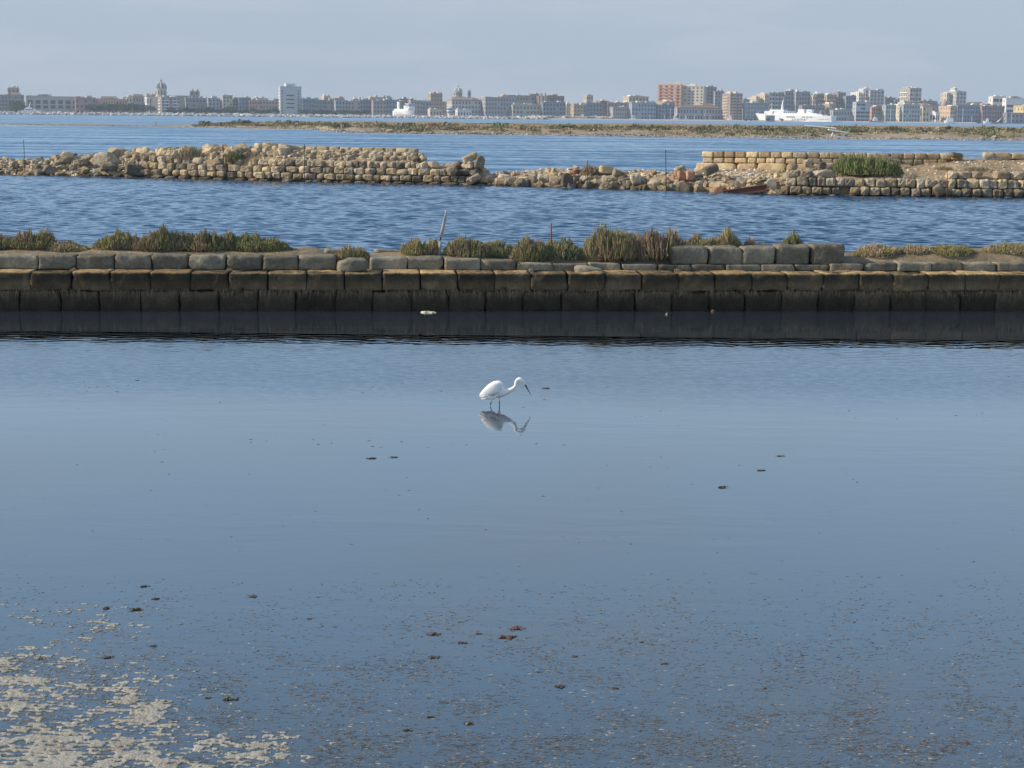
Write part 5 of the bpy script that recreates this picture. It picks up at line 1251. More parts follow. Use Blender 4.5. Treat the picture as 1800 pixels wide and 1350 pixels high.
# green hut, dirt heaps
gh = empty('hut', (cx(661, 1962), 1962, 1.2)); tag(gh, 'small bright green hut on the breakwater left of the smaller ferry', 'hut')
mb = MB(); mb.box(-3, 3, -2, 2, -.5, 4.2); mb.build('wall', M['green'], gh); mb = MB(); mb.box(-3.2, 3.2, -2.2, 2.2, 4.2, 4.5); mb.build('roof', M['green'], gh); mb = MB(); mb.tube([(-2, 0, 4.4), (-2, 0, 6.5)], .1, 4); mb.build('mast', M['iron'], gh)
hp = MB()
for i in range(420):
    px = R.choice((R.gauss(958, 13), R.gauss(1015, 22), R.gauss(1050, 12))); Y = R.uniform(1966, 1980)
    rockat(hp, Vector((cx(px, Y), Y, R.uniform(0, 3.2))), R.uniform(2, 5), [(.50, .42, .32), (.42, .33, .24), (.56, .50, .42)], .6, 2.2)
tag(hp.build('dirt_heaps', M['debris']), kind='stuff')

# ------------------------------------------------------------------ waterfront trees (crown + trunk)
TREE = []
for v in range(5):
    r = random.Random(40 + v); cm = MB(); tm = MB(); H = 9.5; cw = 5.2
    for j in range(9):
        c = Vector((r.uniform(-.7, .7) * cw, r.uniform(-.6, .6) * cw, r.uniform(.45, .85) * H)); rad = r.uniform(1.6, 2.8)
        tm.tube([(0, 0, H * .25), tuple(c * .6 + Vector((0, 0, H * .12))), tuple(c)], [.22, .14, .06], 4, cap=False)
        for i in range(60):
            d = Vector((r.gauss(0, 1), r.gauss(0, 1), r.gauss(0, .7))).normalized() * rad * (r.random() ** .35)
            p = c + d; s = r.uniform(.35, .7); g = r.uniform(.6, 1.4); col = (.060 * g, .085 * g, .040 * g)
            d1 = Vector((r.uniform(-1, 1), r.uniform(-1, 1), r.uniform(-1, 1))).normalized() * s; d2 = d1.orthogonal().normalized() * s
            cm.add([p - d1, p + d2, p + d1, p - d2], [(0, 1, 2, 3)], col)
    tm.tube([(0, 0, -.5), (.2, 0, H * .3), (0, .1, H * .6)], [.35, .26, .15], 6)
    TREE.append((cm.mesh('crown', M['plant']), tm.mesh('trunk', M['wood'])))
def tree(px, Y, h, v, label, group, zb=.9, wide=1.0):
    root = empty('tree', (cx(px, Y), Y, zb), R.uniform(0, 6)); tag(root, label, 'tree', group); s = h / 9.5
    inst('crown', TREE[v][0], root, (0, 0, 0), (0, 0, 0), (s * wide, s * wide, s)); inst('trunk', TREE[v][1], root, (0, 0, 0), (0, 0, 0), (s * wide, s * wide, s))
ORD = 'first second third fourth fifth sixth seventh eighth ninth tenth eleventh twelfth thirteenth fourteenth fifteenth sixteenth seventeenth eighteenth nineteenth'.split()
tg = [(24, 187), (34, 177), (160, 183), (170, 184), (180, 182), (190, 181), (200, 182), (211, 181), (222, 183), (234, 180), (245, 183), (256, 184), (266, 186)]
for i, (px, yt) in enumerate(tg):
    Y = 1995 + (i % 3) * 2; tree(px, Y, cz(px, yt, Y) - .9, i % 5, 'dark green round tree, %s from the left in the grove left of the domed church' % ORD[i - 2] if i > 1 else ('dark green tree at the far left below the buff tower house', 'dark green tree touching the left end of the long building')[i], 'trees in the grove left of the domed church' if i > 1 else 'trees at the far left', wide=1.15)
for i in range(19):
    px = 298 + i * 10.4; Y = 1990 + (i % 2) * 3; yt = 189.5 + 2.2 * math.sin(i * 1.7) + (1.5 if i > 10 else 0); tree(px, Y, cz(px, yt, Y) - .9, (i * 3) % 5, 'low dark quayside tree, %s from the left, left of the pale tower block' % ORD[i], 'quayside trees left of the pale tower block', wide=1.1)
for i, px in enumerate([531, 542, 553, 565, 577, 590, 603, 617, 630, 643]):
    tree(px, 1992, cz(px, 192.5 + (i % 3), 1992) - .9, i % 5, 'low dark tree, %s from the left between the pale tower block and the green hut' % ORD[i], 'quayside trees right of the pale tower block', wide=1.2)
for i, px in enumerate([1312, 1320, 1327]):
    tree(px, 1900, cz(px, 209, 1900), i, 'small dark tree left of the larger ferry bow, %s of three from the left' % ORD[i], 'trees at the larger ferry bow', zb=0, wide=1.5)
for i, (px, lab) in enumerate([(1350.5, 'small dark tree before the larger ferry, left of the grey shed'), (1374, 'dark tree in front of the larger ferry, right of the grey shed')]):
    tree(px, 1880, cz(px, 207.5 if i == 0 else 208, 1880), i, lab, None, zb=0, wide=1.3)
for i, (px, lab) in enumerate([(958, 'scraggly tree on the dirt heap left'), (1032, 'small bare tree near the white boats'), (1192, 'small tree below the cream tower block'), (1640, 'small dark quay tree left of the white motor boat')]):
    tree(px, 1990, cz(px, 203, 1990), i, lab, None, wide=.8)

# ------------------------------------------------------------------ ships
def hull_mesh(mb, L, Bm, Hs, Hb, flare=.35, n=14, draft=1.0):
    """x from stern (0) to bow (L); sections of 4 points a side"""
    rows = []
    for i in range(n + 1):
        t = i / n; w = Bm / 2 * (1 if t < .62 else math.cos((t - .62) / .38 * math.pi / 2) ** .8 + .0) * (.93 if t < .05 else 1)
        h = lerp(Hs, Hb, max(0, (t - .3) / .7) ** 1.6); rake = flare * Hb * (1 if t > .6 else 0) * ((t - .6) / .4 if t > .6 else 0)
        x = t * L
        rows.append([(x - rake, -w * .55, -draft), (x - rake * .6, -w * .86, .4), (x, -w, h), (x, w, h), (x - rake * .6, w * .86, .4), (x - rake, w * .55, -draft)])
    vs = [p for r in rows for p in r]; fs = []
    for i in range(n):
        for j in range(5): fs.append((i * 6 + j, (i + 1) * 6 + j, (i + 1) * 6 + j + 1, i * 6 + j + 1))
    fs.append((0, 1, 2, 3, 4, 5)); mb.add(vs, fs)
def ship_part(nm, m, root, *boxes):
    mb = MB(); [mb.box(*b) for b in boxes]; return mb.build(nm, m, root)
def windows_row(root, x0, x1, n, y, z0, z1, w=.6):
    mb = MB(); [mb.box(lerp(x0, x1, (i + .5) / n) - w / 2, lerp(x0, x1, (i + .5) / n) + w / 2, y - .06, y + .1, z0, z1) for i in range(n)]
    tag(mb.build('windows', M['dark'], root), kind='stuff')
# smaller ferry, three quarter view, bow to the right and nearer
Y = 1972; k = F / Y; a = math.radians(42); L = 36 / k / math.cos(a)
f1 = empty('ferry', (cx(695, Y + 10), Y + 14, 0), -a); tag(f1, 'smaller white ferry seen from its bow quarter, moored left of the domed palace', 'ferry')
mb = MB(); hull_mesh(mb, L, 11, 8.2, 10.0, .45); mb.build('hull', M['white'], f1)
ship_part('superstructure', M['white'], f1, (2, L * .80, -4.6, 4.6, 8.2, 10.4), (L * .62, L * .84, -4.8, 4.8, 10.4, 13.4))
ship_part('bridge', M['greyblue'], f1, (L * .66, L * .84, -5.2, 5.2, 13.4, 16.0))
ship_part('bridge_roof', M['white'], f1, (L * .65, L * .85, -5.4, 5.4, 16.0, 16.5))
fn = ship_part('funnel', M['white'], f1, (L * .2, L * .28, -3.9, -1.6, 10.4, 18.5)); ship_part('funnel', M['white'], f1, (L * .45, L * .52, -1, 1.6, 10.4, 14.0))
mb = MB(); mb.tube([(L * .70, 0, 16), (L * .70, 0, 25)], [.5, .15], 6); mb.tube([(L * .70, -1.5, 20), (L * .70, 1.5, 20)], .12, 4); mb.build('mast', M['white'], f1)
mb = MB(); mb.tube([(L * .33, 0, 10), (L * .33, 0, 19)], .15, 4); mb.build('aerial', M['iron'], f1)
windows_row(f1, 4, L * .55, 7, -5.5, 5.4, 6.0); windows_row(f1, L * .5, L * .8, 4, -4.9, 11.3, 12.1)
mb = MB(); mb.box(3, L * .7, -5.62, -5.45, 4.2, 4.45); mb.build('hull_stripe', M['greyblue'], f1)
# larger ferry, broadside, bow left
Y = 1950; k = F / Y; L = 132 / k; u = lambda px: (1460 - px) / k; zf = lambda py: cz(1395, py, Y)
f2 = empty('ferry', (cx(1460, Y), Y - 20, 0), math.pi - math.radians(36)); f2.scale = (1 / math.cos(math.radians(36)) * .93, 1, 1); tag(f2, 'larger white ferry lying broadside with bow to the left at the right harbour quay', 'ferry')
# local x runs to the photo's left (bow), local +y faces the camera
mb = MB(); hull_mesh(mb, L, 15, zf(203.0), zf(199.5), .9, 18); mb.build('hull', M['white'], f2)
d0 = zf(203.0)
ship_part('superstructure', M['white'], f2, (u(1445), u(1352), -6.8, 6.8, d0, zf(201)), (u(1436), u(1356), -6, 6, zf(201), zf(199.0)))
ship_part('bridge', M['white'], f2, (u(1362), u(1348), -6.9, 6.9, zf(201), zf(195.5)), (u(1380), u(1356), -5.5, 5.5, zf(199), zf(192.8)))
fn = ship_part('funnel', M['white'], f2, (u(1412.5), u(1400.5), -3, 3, zf(200), zf(197)), (u(1411.5), u(1402), -2.8, 2.8, zf(197), zf(192)))
ship_part('funnel_band', M['greyblue'], fn, (u(1411.8), u(1401.7), -2.9, 2.9, zf(191.9), zf(191.0)))
fn = ship_part('funnel', M['white'], f2, (u(1425), u(1416.5), -3, 3, zf(200), zf(192.2)))
ship_part('funnel_badge', M['greyblue'], fn, (u(1422.5), u(1419), 3.01, 3.12, zf(196.5), zf(194.5)))
mb = MB(); mb.tube([(u(1374), 0, zf(194)), (u(1374), 0, zf(182)), (u(1375.5), 0, zf(172.5))], [1.6, .8, .15], 6); mb.build('mast', M['white'], f2)
mb = MB(); mb.tube([(u(1355), 0, zf(199)), (u(1355), 0, zf(181))], .2, 5); mb.build('fore_mast', M['white'], f2)
mb = MB(); mb.tube([(u(1333), 0, zf(201)), (u(1333), 0, zf(196))], .2, 5); mb.build('bow_mast', M['white'], f2)
mb = MB()
for i, px in enumerate(range(1382, 1400, 3)): mb.box(u(px + 2), u(px), -5, 5, zf(198.6), zf(196.5))
tag(mb.build('deck_lockers', M['greyblue'], f2), kind='stuff')
mb = MB(); mb.tube([(u(1420), 4, zf(196)), (u(1431), 4, zf(201))], .5, 5); mb.tube([(u(1438), 3, zf(203)), (u(1440), 3, zf(193))], .2, 4); mb.build('crane', M['white'], f2)
mb = MB()
for i in range(12): x = lerp(u(1399), u(1357), (i + .5) / 12); mb.tube([(x, 5.6, zf(199)), (x, 5.6, zf(195.6))], .12, 4)
mb.tube([(u(1399), 5.6, zf(195.6)), (u(1357), 5.6, zf(195.6))], .15, 4); tag(mb.build('railings', M['white'], f2), kind='stuff')
mb = MB()
for a_, b_ in ((1417, 1412), (1423, 1419.5), (1429, 1425.5), (1400, 1386)): mb.box(u(a_), u(b_), 7.5, 7.62, zf(206.1), zf(204.9))
for a_ in (1438, 1442, 1446, 1450, 1454): mb.box(u(a_ + 2.4), u(a_), 7.42, 7.56, zf(209.3), zf(208.7))
tag(mb.build('windows', M['dark'], f2), kind='stuff')
tc = bpy.data.curves.new('hull_name', 'FONT'); tc.body = 'siremar'; tc.size = 4.8; tc.extrude = .03; tc.shear = .25; tc.space_character = 1.15; tc.materials.append(M['navy'])
tmp = bpy.data.objects.new('hull_lettering', tc); COL.objects.link(tmp); bpy.context.view_layer.update(); me = bpy.data.meshes.new_from_object(tmp); bpy.data.objects.remove(tmp); to = bpy.data.objects.new('hull_lettering', me); COL.objects.link(to); to.parent = f2; to.rotation_euler = (math.pi / 2 + .152, 0, math.pi); zt_ = zf(213.3) + .9; to.location = (u(1394.5), 6.53 + (zt_ - .4) * .154, zt_); to['label'] = 'lettering siremar on the hull'
sh = empty('shed', (cx(1353.5, 1905), 1905, 0)); tag(sh, 'plain grey shed standing in front of the bow half of the larger ferry', 'shed')
mb = MB(); mb.box(-4.7, 4.7, -4, 4, -.5, cz(1353, 203.6, 1905)); mb.build('wall', bmat_((.30, .30, .31)), sh); mb = MB(); mb.box(-5, 5, -4.3, 4.3, cz(1353, 203.6, 1905), cz(1353, 203.1, 1905)); mb.build('roof', bmat_(GRY), sh)

def boat(px, Y, Lpx, label, cabin=(.3, .6), hcol='white', flip=False, mast=True, z0=0, hh=2.0):
    k = F / Y; L = Lpx / k; r = empty('fishing_boat', (cx(px + (Lpx / 2 if flip else -Lpx / 2), Y), Y, z0), math.pi if flip else 0); tag(r, label, 'boat')
    mb = MB(); hull_mesh(mb, L, L * .3, hh, hh * 1.7, .4, 8, .4); mb.build('hull', M[hcol], r)
    ship_part('cabin', M['white'], r, (L * cabin[0], L * cabin[1], -L * .1, L * .1, hh, hh + 2.4), (L * (cabin[0] + .05), L * (cabin[1] - .08), -L * .08, L * .08, hh + 2.4, hh + 4.0))
    windows_row(r, L * cabin[0], L * cabin[1], 3, -L * .1, hh + 1.0, hh + 1.7, .5)
    if mast:
        mb = MB(); x = L * (cabin[0] + .1); mb.tube([(x, 0, hh), (x, 0, hh + 9)], .12, 4); mb.tube([(x, 0, hh + 5), (L * .9, 0, hh + 3)], .08, 4); mb.build('mast', M['white'], r)
boat(1540, 1945, 26, 'white and dark trawler with masts below the pinkish low houses', hcol='greyblue')
boat(1670, 1935, 22, 'white motor boat with a tall cabin below the second pale tower', cabin=(.25, .8), flip=True)
boat(1735, 1930, 15, 'small white cabin boat in front of the dark red waterfront block', flip=True, mast=False)
boat(1024, 1968, 17, 'greyish navy boat with white domes and a mast behind the dirt heaps', hcol='greyblue', cabin=(.3, .7))
boat(1284, 1960, 12, 'small white boat below the slim orange block', flip=True)
boat(1186, 1955, 12, 'low white boat in front of the long warehouse', mast=False)
boat(1206, 1955, 10, 'small dark boat right of the low white boat by the warehouse', hcol='greyblue', mast=False)
boat(1112, 1955, 12, 'low white boat below the grey blue waterfront house', mast=False)
yt = empty('motor_yacht', (cx(38, 1975), 1975, 1.0), 0); tag(yt, 'white motor yacht with a raked mast behind the breakwater at the far left', 'yacht')
k = F / 1975; L = 36 / k; mb = MB(); hull_mesh(mb, L, 6, 3.8, 4.6, .5, 10); mb.build('hull', M['white'], yt); ship_part('cabin', M['white'], yt, (L * .15, L * .65, -2.2, 2.2, 3.6, 5.6), (L * .2, L * .5, -2, 2, 5.6, 7.2)); windows_row(yt, L * .2, L * .6, 8, -2.2, 4.2, 5.1, 1.4)
mb = MB(); mb.tube([(L * .36, 0, 7), (L * .46, 0, 14)], [.5, .2], 5); mb.build('mast', M['white'], yt)
cr = empty('sailing_boat', (cx(1755, 1925), 1925, 0)); tag(cr, 'white boat bow tilted up on land beside the right edge', 'boat'); mb = MB(); mb.add([(-4, -1, 1), (-1.5, -1.5, 2), (3.6, 0, 7.2), (1.5, 0, 3.2), (-4, 1, 1), (-1.5, 1.5, 2)], [(0, 3, 2, 1), (4, 5, 2, 3), (1, 2, 5), (0, 1, 5, 4), (0, 4, 3)]); mb.build('hull', M['white'], cr); mb = MB(); mb.tube([(-3, 0, 1), (4.4, 0, 8)], .12, 4); mb.build('spar', M['white'], cr)
mb = MB(); mb.box(-5, -1, -1, 1, -.2, 1.1); mb.build('cradle', M['iron'], cr)

# street lamps along the quay, right half
LP = [(1115, 1960, 204, 'between the corner block and the warehouse'), (1142, 1960, 203, 'left of the orange tower block'), (1168, 1960, 203, 'below the orange tower block'), (1178, 1975, 192, 'tall, between the orange tower and the warehouse'), (1194, 1960, 203, 'in front of the warehouse left part'), (1221, 1960, 203, 'in front of the warehouse middle'), (1239, 1975, 194, 'tall, in front of the gabled hall'), (1248, 1960, 203, 'in front of the warehouse right part'), (1305, 1960, 192, 'tall, right of the slim orange block'), (1565, 1950, 193, 'tall, below the green grey narrow house'), (1618, 1950, 205, 'below the yellow tower'), (1639, 1950, 202, 'left of the white motor boat'), (1692, 1950, 191, 'tall, in front of the dark blue palace left part'), (1708, 1950, 205, 'in front of the dark blue palace right part'), (1726, 1950, 196, 'tall, at the left end of the dark red block'), (1778, 1950, 198, 'tall, below the white modern building')]
lamp0 = None
for px, Y, yt_, lab in LP:
    H = cz(px, yt_, Y); root = empty('street_lamp', (cx(px, Y), Y, .3)); tag(root, 'thin pale quayside lamp post ' + lab, 'street lamp', 'lamp posts along the quay')
    if lamp0 is None:
        mb = MB(); mb.tube([(0, 0, 0), (0, 0, 1)], .16, 5); pm_ = mb.mesh('pole', M['white']); mb = MB(); mb.box(-.9, .9, -.25, .25, 0, .35); hm_ = mb.mesh('lamp_head', M['white']); lamp0 = 1
    inst('pole', pm_, root, (0, 0, 0), (0, 0, 0), (1, 1, H)); inst('lamp_head', hm_, root, (0, 0, H))

# ================================================================== EGRET
EK = F / (P(878, 713) - C0).dot(fwd)
ec = P(878, 713)
eg = empty('egret', ec); tag(eg, 'white egret with black bill wading in the calm pond, neck stretched to the right', 'bird')
def E(cx_, cy_, y=0.0):       # crop pixels of the close view -> metres in the bird's own frame
    return Vector(((cx_ / 9.643 + 810 - 878) / EK, y, (704 - cy_) / 9.643 / EK))
def loft(pts, rad, n=14, name='x', m=None, parent=None, side=Vector((0, 1, 0)), smooth=True, cap=True, sub=1):
    """pts in the x-z plane mostly; rad = (half width across y, half height in plane)"""
    # Catmull-Rom resample
    P_, Rr = [], []
    N = len(pts)
    for i in range(N - 1):
        p0, p1, p2, p3 = pts[max(0, i - 1)], pts[i], pts[i + 1], pts[min(N - 1, i + 2)]
        for s_ in range(4):
            t = s_ / 4
            P_.append(0.5 * ((2 * p1) + (p2 - p0) * t + (2 * p0 - 5 * p1 + 4 * p2 - p3) * t * t + (3 * p1 - p0 - 3 * p2 + p3) * t ** 3))
            Rr.append((lerp(rad[i][0], rad[i + 1][0], t), lerp(rad[i][1], rad[i + 1][1], t)))
    P_.append(pts[-1]); Rr.append(rad[-1])
    mb = MB(); vs = []; fs = []
    for i, p in enumerate(P_):
        d = (P_[min(i + 1, len(P_) - 1)] - P_[max(i - 1, 0)]).normalized(); s_ = side; u_ = d.cross(s_).normalized()
        for k_ in range(n):
            a = 2 * math.pi * k_ / n; vs.append(p + s_ * math.cos(a) * Rr[i][0] + u_ * math.sin(a) * Rr[i][1])
    for i in range(len(P_) - 1):
        for k_ in range(n): fs.append((i * n + k_, i * n + (k_ + 1) % n, (i + 1) * n + (k_ + 1) % n, (i + 1) * n + k_))
    fs.append(tuple(range(n))[::-1]); fs.append(tuple((len(P_) - 1) * n + q for q in range(n)))
    mb.add(vs, fs); return mb.build(name, m, parent, smooth=smooth)
def feather_mat():
    m, n, l, b = mat('white_feathers'); b.inputs['Base Color'].default_value = (.86, .85, .82, 1); b.inputs['Roughness'].default_value = .85; b.inputs['Specular IOR Level'].default_value = .15
    g = n.new('ShaderNodeNewGeometry'); mp = n.new('ShaderNodeMapping'); mp.inputs['Rotation'].default_value = (0, .6, 0); mp.inputs['Scale'].default_value = (25, 120, 160)
    t = n.new('ShaderNodeTexNoise'); t.inputs['Scale'].default_value = 1; t.inputs['Detail'].default_value = 3
    l.new(g.outputs['Position'], mp.inputs[0]); l.new(mp.outputs[0], t.inputs['Vector']); bp = n.new('ShaderNodeBump'); bp.inputs['Distance'].default_value = .002; l.new(t.outputs[0], bp.inputs['Height']); l.new(bp.outputs[0], b.inputs['Normal'])
    return m
M['feather'] = feather_mat(); M['black'] = simple('black_horn', (.006, .006, .008), .6, .2, 30); M['lore'] = simple('grey_lore', (.30, .33, .28), .6, .1, 30); M['eye'] = simple('yellow_eye', (.65, .5, .06), .2, .1, 30)
px1 = 1 / 9.643 / EK
def rr(a, b): return (a * px1, b * px1)
loft([E(372, 520), E(430, 490), E(520, 465), E(600, 452), E(660, 458), E(720, 470), E(775, 462), E(830, 440), E(878, 414), E(912, 380), E(928, 345), E(933, 310), E(945, 278), E(970, 254), E(1000, 250), E(1030, 266), E(1056, 296), E(1076, 324), E(1088, 342)],
     [rr(12, 18), rr(42, 50), rr(75, 92), rr(88, 118), rr(85, 112), rr(68, 80), rr(48, 50), rr(34, 38), rr(28, 34), rr(24, 30), rr(22, 27), rr(22, 27), rr(24, 30), rr(30, 33), rr(34, 36), rr(33, 37), rr(24, 30), rr(15, 22), rr(9, 13)], 18, 'body', M['feather'], eg)
# folded wings lie over the back; primaries and tail point down and back
for sgn in (-1, 1):
    wg = loft([E(335, 548, sgn * .028), E(400, 492, sgn * .05), E(500, 430, sgn * .066), E(590, 385, sgn * .068), E(655, 360, sgn * .058), E(700, 372, sgn * .045)],
         [rr(8, 22), rr(16, 52), rr(22, 82), rr(26, 92), rr(26, 70), rr(10, 30)], 12, 'wing', M['feather'], eg)
    for j, (a0, a1, b0, b1) in enumerate([(470, 470, 318, 515), (480, 500, 330, 545), (500, 520, 352, 590), (530, 535, 395, 560), (560, 540, 425, 580), (600, 520, 470, 590), (630, 500, 520, 590)]):
        A_, B_ = E(a0, a1, sgn * (.066 - j * .001)), E(b0, b1, sgn * (.045 + .004 * (j % 2)))
        loft([A_, A_.lerp(B_, .5) + Vector((0, sgn * .004, -.002)), A_.lerp(B_, .85), B_], [rr(3, 12), rr(4, 20), rr(3, 14), rr(1, 3)], 8, 'flight_feather', M['feather'], wg)
for j, (bx_, by_) in enumerate([(316, 505), (310, 530), (322, 562), (345, 598), (372, 570)]):
    A_, B_ = E(440, 500, (j - 2) * .008), E(bx_, by_, (j - 2) * .010); loft([A_, A_.lerp(B_, .6), B_], [rr(10, 18), rr(9, 15), rr(2, 4)], 8, 'tail_feather', M['feather'], eg)
for j in range(7):   # loose plumes of back and breast
    A_, B_ = (E(610 - j * 14, 400 - j * 3, -.05 + j * .015), E(560 - j * 22, 420 + j * 10, -.06 + j * .02)) if j < 4 else (E(760 - j * 6, 470, -.03 + (j - 4) * .03), E(700, 540 - j * 4, -.03 + (j - 4) * .03))
    loft([A_, A_.lerp(B_, .5), B_], [rr(8, 6), rr(8, 5), rr(1, 1)], 6, 'plume', M['feather'], eg)
loft([E(1074, 322), E(1092, 352), E(1122, 402), E(1156, 462), E(1190, 522)], [rr(9, 17), rr(8, 13), rr(6, 10), rr(4, 6), rr(1, 1.2)], 10, 'bill', M['black'], eg)
loft([E(1050, 306), E(1066, 322), E(1084, 342)], [rr(20, 8), rr(16, 9), rr(10, 8)], 8, 'lore', M['lore'], eg)
for sgn in (-1, 1):
    mb = MB(); mb.lathe((0, 0, 0), [(0.1 * px1, -7 * px1), (5 * px1, -5 * px1), (7 * px1, 0), (5 * px1, 5 * px1), (.1 * px1, 7 * px1)], 8); o = mb.build('eye', M['eye'], eg, smooth=True); o.location = E(1048, 290, sgn * 27 * px1)
def leg(hip, thigh_end, knee, foot, y):
    lg = loft([E(*hip, y), E((hip[0] + thigh_end[0]) / 2, (hip[1] + thigh_end[1]) / 2, y), E(*thigh_end, y)], [rr(24, 26), rr(15, 17), rr(6, 8)], 10, 'thigh', M['feather'], eg)
    mb = MB(); f = E(*foot, y); mb.tube([E(*thigh_end, y), E(*knee, y), f, f + Vector((.006, 0, -.05))], [.0042, .0058, .0036, .0036], 8, None); mb.build('leg', M['black'], eg, smooth=True)
leg((545, 560), (519, 632), (506, 674), (500, 706), -.028)
leg((650, 570), (653, 630), (657, 672), (658, 706), .028)

# ================================================================== FLOATING MATTER
# foam mat at lower left
def foam_grid(px_lo, px_hi, py_lo, py_hi, step, field, name, h=.006):
    a, b = P(px_lo, py_hi), P(px_hi, py_lo); x0 = min(P(px_lo, py_hi).x, P(px_lo, py_lo).x); x1 = max(P(px_hi, py_lo).x, P(px_hi, py_hi).x); y0, y1 = a.y, b.y
    nx, ny = int((x1 - x0) / step), int((y1 - y0) / (step * 1.6)); X, Y_ = np.meshgrid(np.linspace(x0, x1, nx), np.linspace(y0, y1, ny), indexing='ij')
    f = field(X, Y_); keep = f > 0
    Z = np.where(keep, .0015 + h * np.clip(f, 0, .4) ** .5 * 1.2 * (.6 + .8 * fbm2(X * 90, Y_ * 60, 5, 3)), -.004 + np.clip(f, -.5, 0) * .05)
    cell = keep[:-1, :-1] | keep[1:, :-1] | keep[:-1, 1:] | keep[1:, 1:]
    idx = -np.ones((nx, ny), int); used = np.zeros((nx, ny), bool)
    for di in (0, 1):
        for dj in (0, 1): used[di:nx - 1 + di, dj:ny - 1 + dj] |= cell
    idx[used] = np.arange(used.sum()); co = np.stack([X[used], Y_[used], Z[used]], -1)
    I, J = np.nonzero(cell); q = np.stack([idx[I, J], idx[I + 1, J], idx[I + 1, J + 1], idx[I, J + 1]], -1)
    me = bpy.data.meshes.new(name); me.from_pydata(co.tolist(), [], q.tolist()); me.polygons.foreach_set('use_smooth', [True] * len(q)); me.materials.append(M['foam'])
    o = bpy.data.objects.new(name, me); COL.objects.link(o); tag(o, kind='stuff'); return o
fc = [P(0, 1345), P(60, 1290), P(200, 1285), P(330, 1290), P(400, 1320)]
def foam_field(X, Y_):
    # distance-shaped density: dense near the lower left corner, thinning to the upper right
    u_ = (X - P(0, 1350).x); v_ = (Y_ - P(0, 1350).y)
    edge = np.interp(v_, [0, .18, .45, .75, 1.1, 1.5, 2.0], [1.00, 1.12, 1.15, .66, .62, .42, .20])
    low = np.interp(v_, [0, .5, .8, 1.2, 1.7, 2.1], [.56, .52, .16, -.04, -.24, -.5])
    side = np.clip((edge - u_) / .45, -1.5, 1)
    left = np.where((v_ > .45) & (v_ < 1.0), np.clip((.25 - u_) / .3, -.6, .0) * 0, 0)
    big = fbm2(X * 2.6, Y_ * 2.8, 2, 3) - .5; mid = fbm2(X * 10, Y_ * 14, 11, 4) - .5; fine = fbm2(X * 34, Y_ * 42, 31, 2) - .5
    comb = np.sin((Y_ + .03 * np.sin(X * 5)) * 2 * math.pi / .052 + 5 * fbm2(X * 5, Y_ * 7, 7, 2)) * .12 * np.clip((1.1 - u_) / .5, 0, 1)
    return .5 * low + .55 * np.minimum(side, .25) - .25 + big * .95 + mid * 1.15 + fine * .85 + comb
foam_grid(-160, 700, 1060, 1400, .0055, foam_field, 'sea_foam')
# flecks
fl = MB()
def fleck(px, py, s, col, hgt=.35, el=2.2):
    p = P(px, py); n = R.choice((5, 6, 7)); vs = [Vector((p.x + math.cos(6.283 * i / n) * s * el * R.uniform(.6, 1.2), p.y + math.sin(6.283 * i / n) * s * R.uniform(.6, 1.2), -.001)) for i in range(n)]
    vs.append(Vector((p.x + R.uniform(-.3, .3) * s, p.y, s * hgt + .001))); fl.add(vs, [(i, (i + 1) % n, n) for i in range(n)], col)
def nz(px, py, sc=.01, seed=0): return mnoise.noise(Vector((px * sc, py * sc * 2.5, seed)))
FM = [(.30, .28, .235), (.24, .22, .18), (.40, .385, .34)]; DM = [(.13, .10, .07), (.08, .065, .05), (.17, .13, .09), (.24, .21, .17)]
i = 0
while i < 1500:      # pale scum near the foam and along the bottom right
    px = R.uniform(-40, 1840); py = R.uniform(1040, 1360)
    w = max(0, (py - 1050) / 300) ** 1.3 * .8 if px > 500 else max(0, (py - 1060) / 200) * (1.1 - px / 700)
    w *= .4 + 1.6 * max(0, nz(px, py, .008, 3) + .2)
    if R.random() > w: continue
    g = R.uniform(.7, 1.1); fleck(px, py, R.uniform(.003, .009) * (1.7 if px < 480 and R.random() < .15 else 1), tuple(c * g for c in R.choice(FM)), .3, 2.6); i += 1
i = 0
while i < 17500:      # brown weed fragments
    px = R.uniform(-40, 1840); py = 600 + 760 * R.random()
    w = (.02 if py < 1000 else ((py - 1000) / 350) ** .9) * (.25 + 1.9 * max(0, nz(px, py, .009, 9) + .15))
    if py < 690: w = .12 * max(0, nz(px, py, .012, 5) + .1) * (1 if px < 1100 else .4)
    elif py < 1000: w = .05 * max(0, nz(px, py, .009, 15) - .12) + .0015
    if R.random() > w: continue
    g = R.uniform(.6, 1.3); c = tuple(v * g for v in R.choice(DM)); far = P(px, py).y / 9
    if R.random() < .5: fleck(px, py, R.uniform(.0025, .007) * far ** .8, c, .3, 2.5)
    else:
        p = P(px, py); a = R.gauss(0, .5); L_ = R.uniform(.01, .035); d = Vector((math.cos(a), math.sin(a), 0)) * L_; w_ = Vector((0, R.uniform(.001, .002), 0)); bend = Vector((0, R.uniform(-.01, .01), R.uniform(.001, .004)))
        fl.add([p - d - w_, p - d + w_, p + bend - w_, p + bend + w_, p + d], [(0, 2, 3, 1), (2, 4, 3)], c)
    i += 1
tag(fl.build('floating_fragments', M['debris']), kind='stuff')
